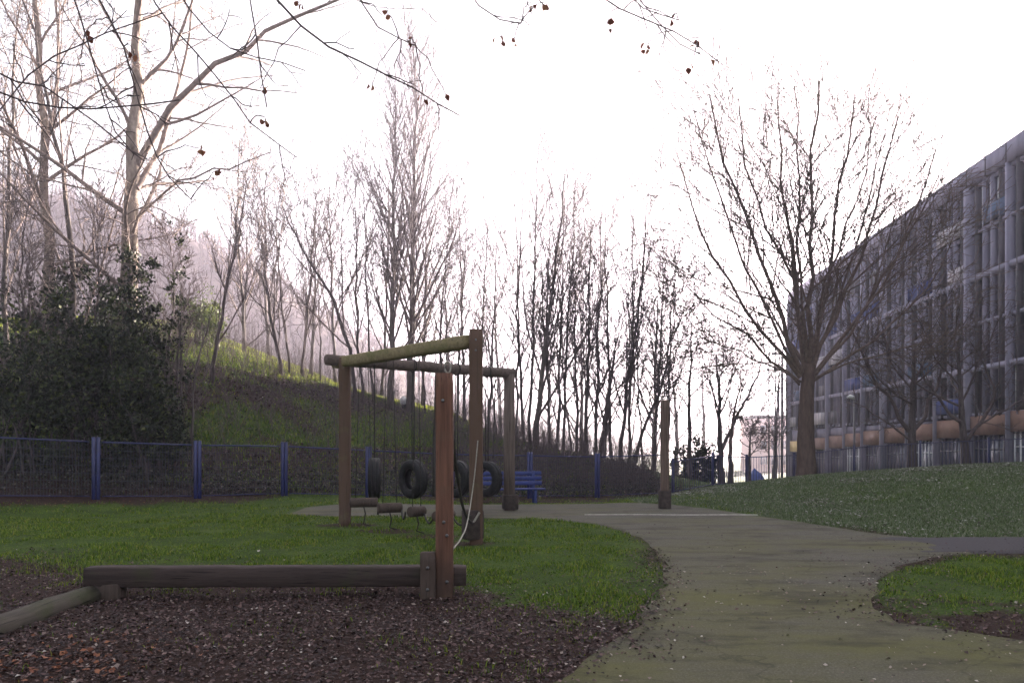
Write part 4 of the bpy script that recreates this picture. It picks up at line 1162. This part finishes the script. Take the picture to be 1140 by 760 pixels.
# ------------------------------------------------------------------ uncountable stuff: grass, leaves, undergrowth, far wood
def blades(name, X, D, h, w, m, seed, lab):
    rng = np.random.RandomState(seed); n = len(X)
    z = ground_z(X, D) - .004; a = rng.rand(n) * 6.283; lean = rng.normal(0, .45, (n, 2))
    b = np.stack([X, D, z], 1); s = np.stack([np.cos(a), np.sin(a), 0 * a], 1) * w[:, None]
    tip = b + np.c_[lean * h[:, None], h]
    mid = b + np.c_[lean * h[:, None] * .3, h * .6]
    V = np.stack([b - s, b + s, mid + s * .7, tip, mid - s * .7], 1)
    i = np.arange(n)[:, None] * 5
    mb = MB(); mb.add(V, i + np.array([0, 1, 2, 4]), i + np.array([4, 2, 3]))
    o_ = mb.build(name, m); tag(o_, lab, 'grass', kind='stuff'); return o_


def scatter(rng, x0, x1, d0, d1, dens):
    n = int((x1 - x0) * (d1 - d0) * dens)
    return rng.uniform(x0, x1, n), rng.uniform(d0, d1, n)


rng = np.random.RandomState(101)


def infront(X, D):
    return (np.abs(X / D) < .72)


xs, ds = [], []
for (x0, x1, d0, d1, de) in [(-9, 2.2, 4.6, 9.5, 1800), (-12, 2.2, 9.5, 16.2, 1100), (-12.5, 6, 16.2, 26.5, 420), (2.8, 9, 5.2, 10.7, 1700)]:
    X, D = scatter(rng, x0, x1, d0, d1, de); k = infront(X, D); xs.append(X[k]); ds.append(D[k])
X = np.concatenate(xs); D = np.concatenate(ds)
mu = mulch(X, D); pat = fbm(X, D, 201, .7, 3)
k = (rng.rand(len(X)) > mu * .965) & (path_sd(X, D) < .03 - .1 * rng.rand(len(X))) & (rng.rand(len(X)) < .1 + 1.3 * pat)
X, D = X[k], D[k]
h = rng.uniform(.010, .040, len(X)) * (.35 + 1.3 * sstep(.3, .75, fbm(X, D, 205, .55, 3))) * (1 + D * .015)
blades('grass', X, D, h, .0022 + .00035 * D * rng.uniform(.6, 1.3, len(X)), GRASS, 1, 'short green grass on the lawn round the play frame')
xs, ds = [], []
for (x0, x1, d0, d1, de) in [(4.2, 15, 11.2, 18, 900), (3.5, 22, 18, 29.5, 420)]:
    X, D = scatter(rng, x0, x1, d0, d1, de); kk = infront(X, D); xs.append(X[kk]); ds.append(D[kk])
X = np.concatenate(xs); D = np.concatenate(ds)
k = (path_sd(X, D) < .03 - .12 * rng.rand(len(X))) & (rng.rand(len(X)) > mulch(X, D) * 1.05)
X, D = X[k], D[k]
h = rng.uniform(.02, .055, len(X)) * (.6 + .9 * fbm(X, D, 207, 1.5, 3)) * (1 + D * .012)
blades('lawn_grass', X, D, h, .003 + .00040 * D * rng.uniform(.6, 1.3, len(X)), GRASS_DULL, 2, 'frosty dull grass on the rising right lawn')
X, D = scatter(rng, -20, 4, 21, 40, 210)
k = infront(X, D) & (rng.rand(len(X)) > mulch(X, D) * .95)
fdist = np.interp(X, [p[0] for p in FENCE], [p[1] for p in FENCE]); k &= D > fdist + .3
X, D = X[k], D[k]
blades('bank_grass', X, D, rng.uniform(.06, .17, len(X)), rng.uniform(.009, .022, len(X)), GRASS, 3, 'rough grass on the wooded bank behind the fence')


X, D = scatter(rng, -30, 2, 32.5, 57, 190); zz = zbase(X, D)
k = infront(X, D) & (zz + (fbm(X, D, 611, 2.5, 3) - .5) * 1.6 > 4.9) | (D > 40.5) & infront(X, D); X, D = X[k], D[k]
blades('sunlit_tint_grass', X, D, rng.uniform(.05, .12, len(X)), rng.uniform(.014, .03, len(X)), m_island('sunlit_tint_blade', [(0, (.11, .14, .014)), (.6, (.20, .24, .03)), (1, (.30, .30, .08))], .7, .15, .35), 9, 'yellow green grass at the top of the bank, sunlight painted into its colour')  # sunshine on the bank top is put into these brighter, yellower blades


def leaves(name, X, D, size, m, seed, lab, lift=.0, zfun=None, cat='fallen leaves'):
    rng = np.random.RandomState(seed); n = len(X)
    z = (zfun or ground_z)(X, D) + .003 + rng.rand(n) * .012 + lift
    z = np.where(path_sd(X, D) > 0, zbase(X, D) + .022 + rng.rand(n) * .008, z)
    p = np.stack([X, D, z], 1)
    a = rng.rand(n) * 6.283; tilt = rng.normal(0, .26, n)
    d = np.stack([np.cos(a) * np.cos(tilt), np.sin(a) * np.cos(tilt), np.sin(tilt)], 1); s = unit(np.cross(d, np.array([0, 0, 1.]) + rng.normal(0, .3, (n, 3)))); nn = np.cross(s, d)
    L = size[:, None]; W = L * rng.uniform(.22, .5, (n, 1)); c = rng.uniform(.1, .7, (n, 1))
    V = np.stack([p - d * L * .5, p + s * W + nn * W * c, p + d * L * .5 + nn * L * .1, p - s * W + nn * W * c], 1)
    mb = MB(); mb.add(V, np.arange(n * 4).reshape(-1, 4)); o_ = mb.build(name, m); tag(o_, lab, cat, kind='stuff'); return o_


xs, ds = [], []
for (x0, x1, d0, d1, de) in [(-6, 1.6, 4.2, 7.5, 1300), (-8, 2.1, 7.5, 11, 650), (-13, -5, 14, 22, 120), (2.6, 8, 5.2, 11, 420), (2.6, 12, 11, 14, 90), (-.4, 4.4, 4.2, 9, 170), (1, 6, 9, 15, 60)]:
    X, D = scatter(rng, x0, x1, d0, d1, de); xs.append(X); ds.append(D)
X = np.concatenate(xs); D = np.concatenate(ds)
sd = path_sd(X, D)
keep = rng.rand(len(X)) < np.where(sd > .02, np.clip(.95 * np.exp(-sd / .16), 0, 1) + .30 * sstep(.5, .75, fbm(X, D, 222, .9, 4)), np.clip(mulch(X, D) * 1.1 + .03 + .12 * (D < 9) + .75 * np.exp(-np.abs(sd) / .22) * (D < 15), 0, 1))
X, D = X[keep], D[keep]
leaves('fallen_leaves', X, D, rng.uniform(.010, .040, len(X)) * (1 + (rng.rand(len(X)) < .06) * .5), LITTER, 4, 'dark bark chips and fallen leaves on the ground and path edges')
X = rng.normal(-3.15, .34, 300); D = 5.25 + rng.normal(0, .30, 300) * (1 + .5 * rng.rand(300))
X2, D2 = scatter(rng, -13, -8.2, 16, 19.4, 60); f2 = np.interp(X2, [p[0] for p in FENCE], [p[1] for p in FENCE]); k = (f2 - D2 < 1.1) & (f2 - D2 > .05)
X = np.r_[X, X2[k]]; D = np.r_[D, D2[k]]
leaves('rust_leaves', X, D, rng.uniform(.02, .06, len(X)), LITTER_RED, 5, 'rust red fallen leaves at bottom left and along the fence foot')
X, D = scatter(rng, -.4, 4.5, 4.3, 9.5, 55); k = (path_sd(X, D) > .03) & (rng.rand(len(X)) < .15 + .9 * sstep(.45, .7, fbm(X, D, 511, 1.1, 3))); X, D = X[k], D[k]
leaves('path_debris', X, D, rng.uniform(.012, .035, len(X)), m_island('pale_bit', [(0, (.10, .06, .05)), (.6, (.22, .17, .14)), (1, (.42, .38, .34))], .7), 14, 'small pale leaf bits strewn over the near path')
# pale frosted leaves on the right lawn and scattered bright bits
X, D = scatter(rng, 5, 22, 12, 28, 120); k = (path_sd(X, D) < 0) & (rng.rand(len(X)) < sstep(.42, .62, fbm(X, D, 301, 3.0, 3)) + .1) & infront(X, D)
leaves('frosted_leaves', X[k], D[k], rng.uniform(.03, .075, k.sum()), m_island('frosted_leaf', [(0, (.09, .08, .065)), (.7, (.19, .18, .155)), (1, (.36, .35, .33))], .7), 6, 'pale frosted leaves scattered on the rising right lawn', .03)
# brown litter on the bank
X, D = scatter(rng, -20, 6, 21, 42, 90); fdist = np.interp(X, [p[0] for p in FENCE], [p[1] for p in FENCE]); k = (D > fdist + .1) & infront(X, D) & (rng.rand(len(X)) < mulch(X, D))
leaves('bank_litter', X[k], D[k], rng.uniform(.06, .16, k.sum()), LITTER, 7, 'brown leaf litter on the wooded bank', .03)

# ivy and brambles just behind the fence
X, D = scatter(rng, -17, 6.2, 14, 31, 420); fdist = np.interp(X, [p[0] for p in FENCE], [p[1] for p in FENCE]); e = D - fdist
k = (e > .25) & (e < 3.0) & infront(X, D) & (rng.rand(len(X)) < .25 + fbm(X, D, 401, 1.2, 3)); X, D, e = X[k], D[k], e[k]
n = len(X); z = zbase(X, D) + rng.rand(n) ** 1.5 * (.15 + .6 * fbm(X, D, 402, 1.6, 3)) * np.where(X < 0, 1.0, .6)
p = np.stack([X, D, z], 1); d = unit(rng.normal(0, 1, (n, 3))); s = unit(np.cross(d, rng.normal(0, 1, (n, 3)))); L = rng.uniform(.03, .09, (n, 1)); W = L * .38
mb = MB(); mb.add(np.stack([p - d * L * .5, p + s * W, p + d * L * .5, p - s * W], 1), np.arange(n * 4).reshape(-1, 4))
UNDER = m_island('undergrowth_leaf', [(0, (.010, .012, .009)), (.5, (.022, .026, .013)), (.9, (.055, .050, .030)), (1, (.16, .15, .12))], .6, .3)
tag(mb.build('undergrowth', UNDER), 'low dark ivy and brambles behind the mesh fence', 'undergrowth', kind='stuff')
# thin whips and brushwood among the trees
mb = MB(); X, D = scatter(rng, -17, 6.5, 20, 41, 3.4); fdist = np.interp(X, [p[0] for p in FENCE], [p[1] for p in FENCE]); k = (D > fdist + .6) & infront(X, D) & ((X / D < -.36) | (zbase(X, D) > 1.0) | (X > 0)) ; X, D = X[k], D[k]
n = len(X); z = zbase(X, D) - .05
X2, D2 = scatter(rng, -3, 6.3, 26.5, 36, 6.0); X, D = np.r_[X, X2], np.r_[D, D2]; n = len(X); z = zbase(X, D) - .05
q = grow(rng, np.stack([X, D, z], 1), np.c_[rng.normal(0, .25, (n, 2)), np.ones(n)], rng.uniform(.6, 2.4, n), 6, .10, .02)
rr = np.full((n, 7), .011) * np.linspace(1, .3, 7); mb.tubes(q, rr, 4)
p, d, l, r = children(rng, q, rr, np.full(n, 2.0), 6, .2, .98, (25, 60), .4, .3, rmin=.004); q2 = grow(rng, p, d, l, 4, .14, .02); mb.tubes(q2, np.full((len(q2), 5), .004), 3)
tag(mb.build('brushwood', TWIG), 'thin bare brushwood among the trees on the bank', 'brushwood', kind='stuff')

# the wood covering the distant hillside
mb = MB(); n = 3600; X = rng.uniform(-150, 12, n); D = rng.uniform(84, 142, n); z = hill_z(X, D)
k = (z > -1) & (X / D > -.85); X, D, z = X[k], D[k], z[k]; n = len(X)
H = rng.uniform(1.6, 4.0, n)
q = grow(rng, np.stack([X, D, z - .5], 1), np.c_[rng.normal(0, .08, (n, 2)), np.ones(n)], H, 4, .05, .03); rr = np.full((n, 5), .13) * np.linspace(1, .3, 5); mb.tubes(q, rr, 3)
p, d, l, r = children(rng, q, rr, H, 11, .2, .98, (25, 60), .45, .4, rmin=.03); q2 = grow(rng, p, d, l, 3, .12, .06); mb.tubes(q2, np.full((len(q2), 4), .045) * np.linspace(1, .4, 4), 3)
tag(mb.build('hillside_wood', m_noise('far_twig', [(.3, (.035, .022, .022)), (.7, (.075, .05, .047))], 1, bs=0)), 'hazy leafless wood covering the distant hill', 'woodland', kind='stuff')

# ------------------------------------------------------------------ air, light, camera
HZm = bpy.data.materials.new('haze_air'); HZm.use_nodes = True; nt = HZm.node_tree; nt.nodes.clear()
ou = nt.nodes.new('ShaderNodeOutputMaterial'); vo = nt.nodes.new('ShaderNodeVolumePrincipled')
HAZE = .0014
vo.inputs['Density'].default_value = HAZE; vo.inputs['Color'].default_value = (.84, .79, .95, 1); vo.inputs['Anisotropy'].default_value = .55
nt.links.new(vo.outputs[0], ou.inputs['Volume'])
hb = MB(); hb.box((-72, 151, 30), (360, 370, 70)); tag(hb.build('haze', HZm), kind='stuff')

w = bpy.data.worlds.new('World'); scene.world = w; w.use_nodes = True
sk = w.node_tree.nodes.new('ShaderNodeTexSky'); sk.sky_type = 'NISHITA'; sk.sun_disc = False
sk.sun_elevation = R(SUN_EL); sk.sun_rotation = R(SUN_AZ); sk.dust_density = 1.6; sk.air_density = 1.0; sk.ozone_density = 1.5
bg = w.node_tree.nodes['Background']; bg.inputs[1].default_value = .062
hs = w.node_tree.nodes.new('ShaderNodeHueSaturation'); hs.inputs['Saturation'].default_value = .75
gma = w.node_tree.nodes.new('ShaderNodeGamma'); gma.inputs['Gamma'].default_value = .28
w.node_tree.links.new(sk.outputs[0], gma.inputs['Color']); w.node_tree.links.new(gma.outputs[0], hs.inputs['Color']); w.node_tree.links.new(hs.outputs[0], bg.inputs[0])
sl_ = bpy.data.lights.new('sun', 'SUN'); sl_.energy = 5.0; sl_.angle = R(.6); sl_.color = (1, .87, .76)
so = bpy.data.objects.new('sun', sl_); COL.objects.link(so)
so.rotation_euler = (R(90 - SUN_EL), 0, R(180 - SUN_AZ)); so.location = (60, 60, 60)

cam = bpy.data.cameras.new('camera'); co = bpy.data.objects.new('camera', cam); COL.objects.link(co)
cam.sensor_width = 36; cam.lens = 36 * F / 1140; cam.shift_y = (HY - 380) / 1140; cam.clip_end = 1500; cam.clip_start = .05
co.location = (0, 0, EYE); co.rotation_euler = (R(90), 0, 0); scene.camera = co

vs = scene.view_settings; vs.view_transform = 'Standard'; vs.look = 'None'; vs.gamma = 1; vs.use_curve_mapping = False; vs.exposure = 3.9
scene.render.engine = 'CYCLES'; cy = scene.cycles
cy.max_bounces = 6; cy.diffuse_bounces = 3; cy.glossy_bounces = 2; cy.transmission_bounces = 3; cy.volume_bounces = 1; cy.transparent_max_bounces = 6
cy.use_denoising = True; cy.denoiser = 'OPENIMAGEDENOISE'; cy.sample_clamp_indirect = 6
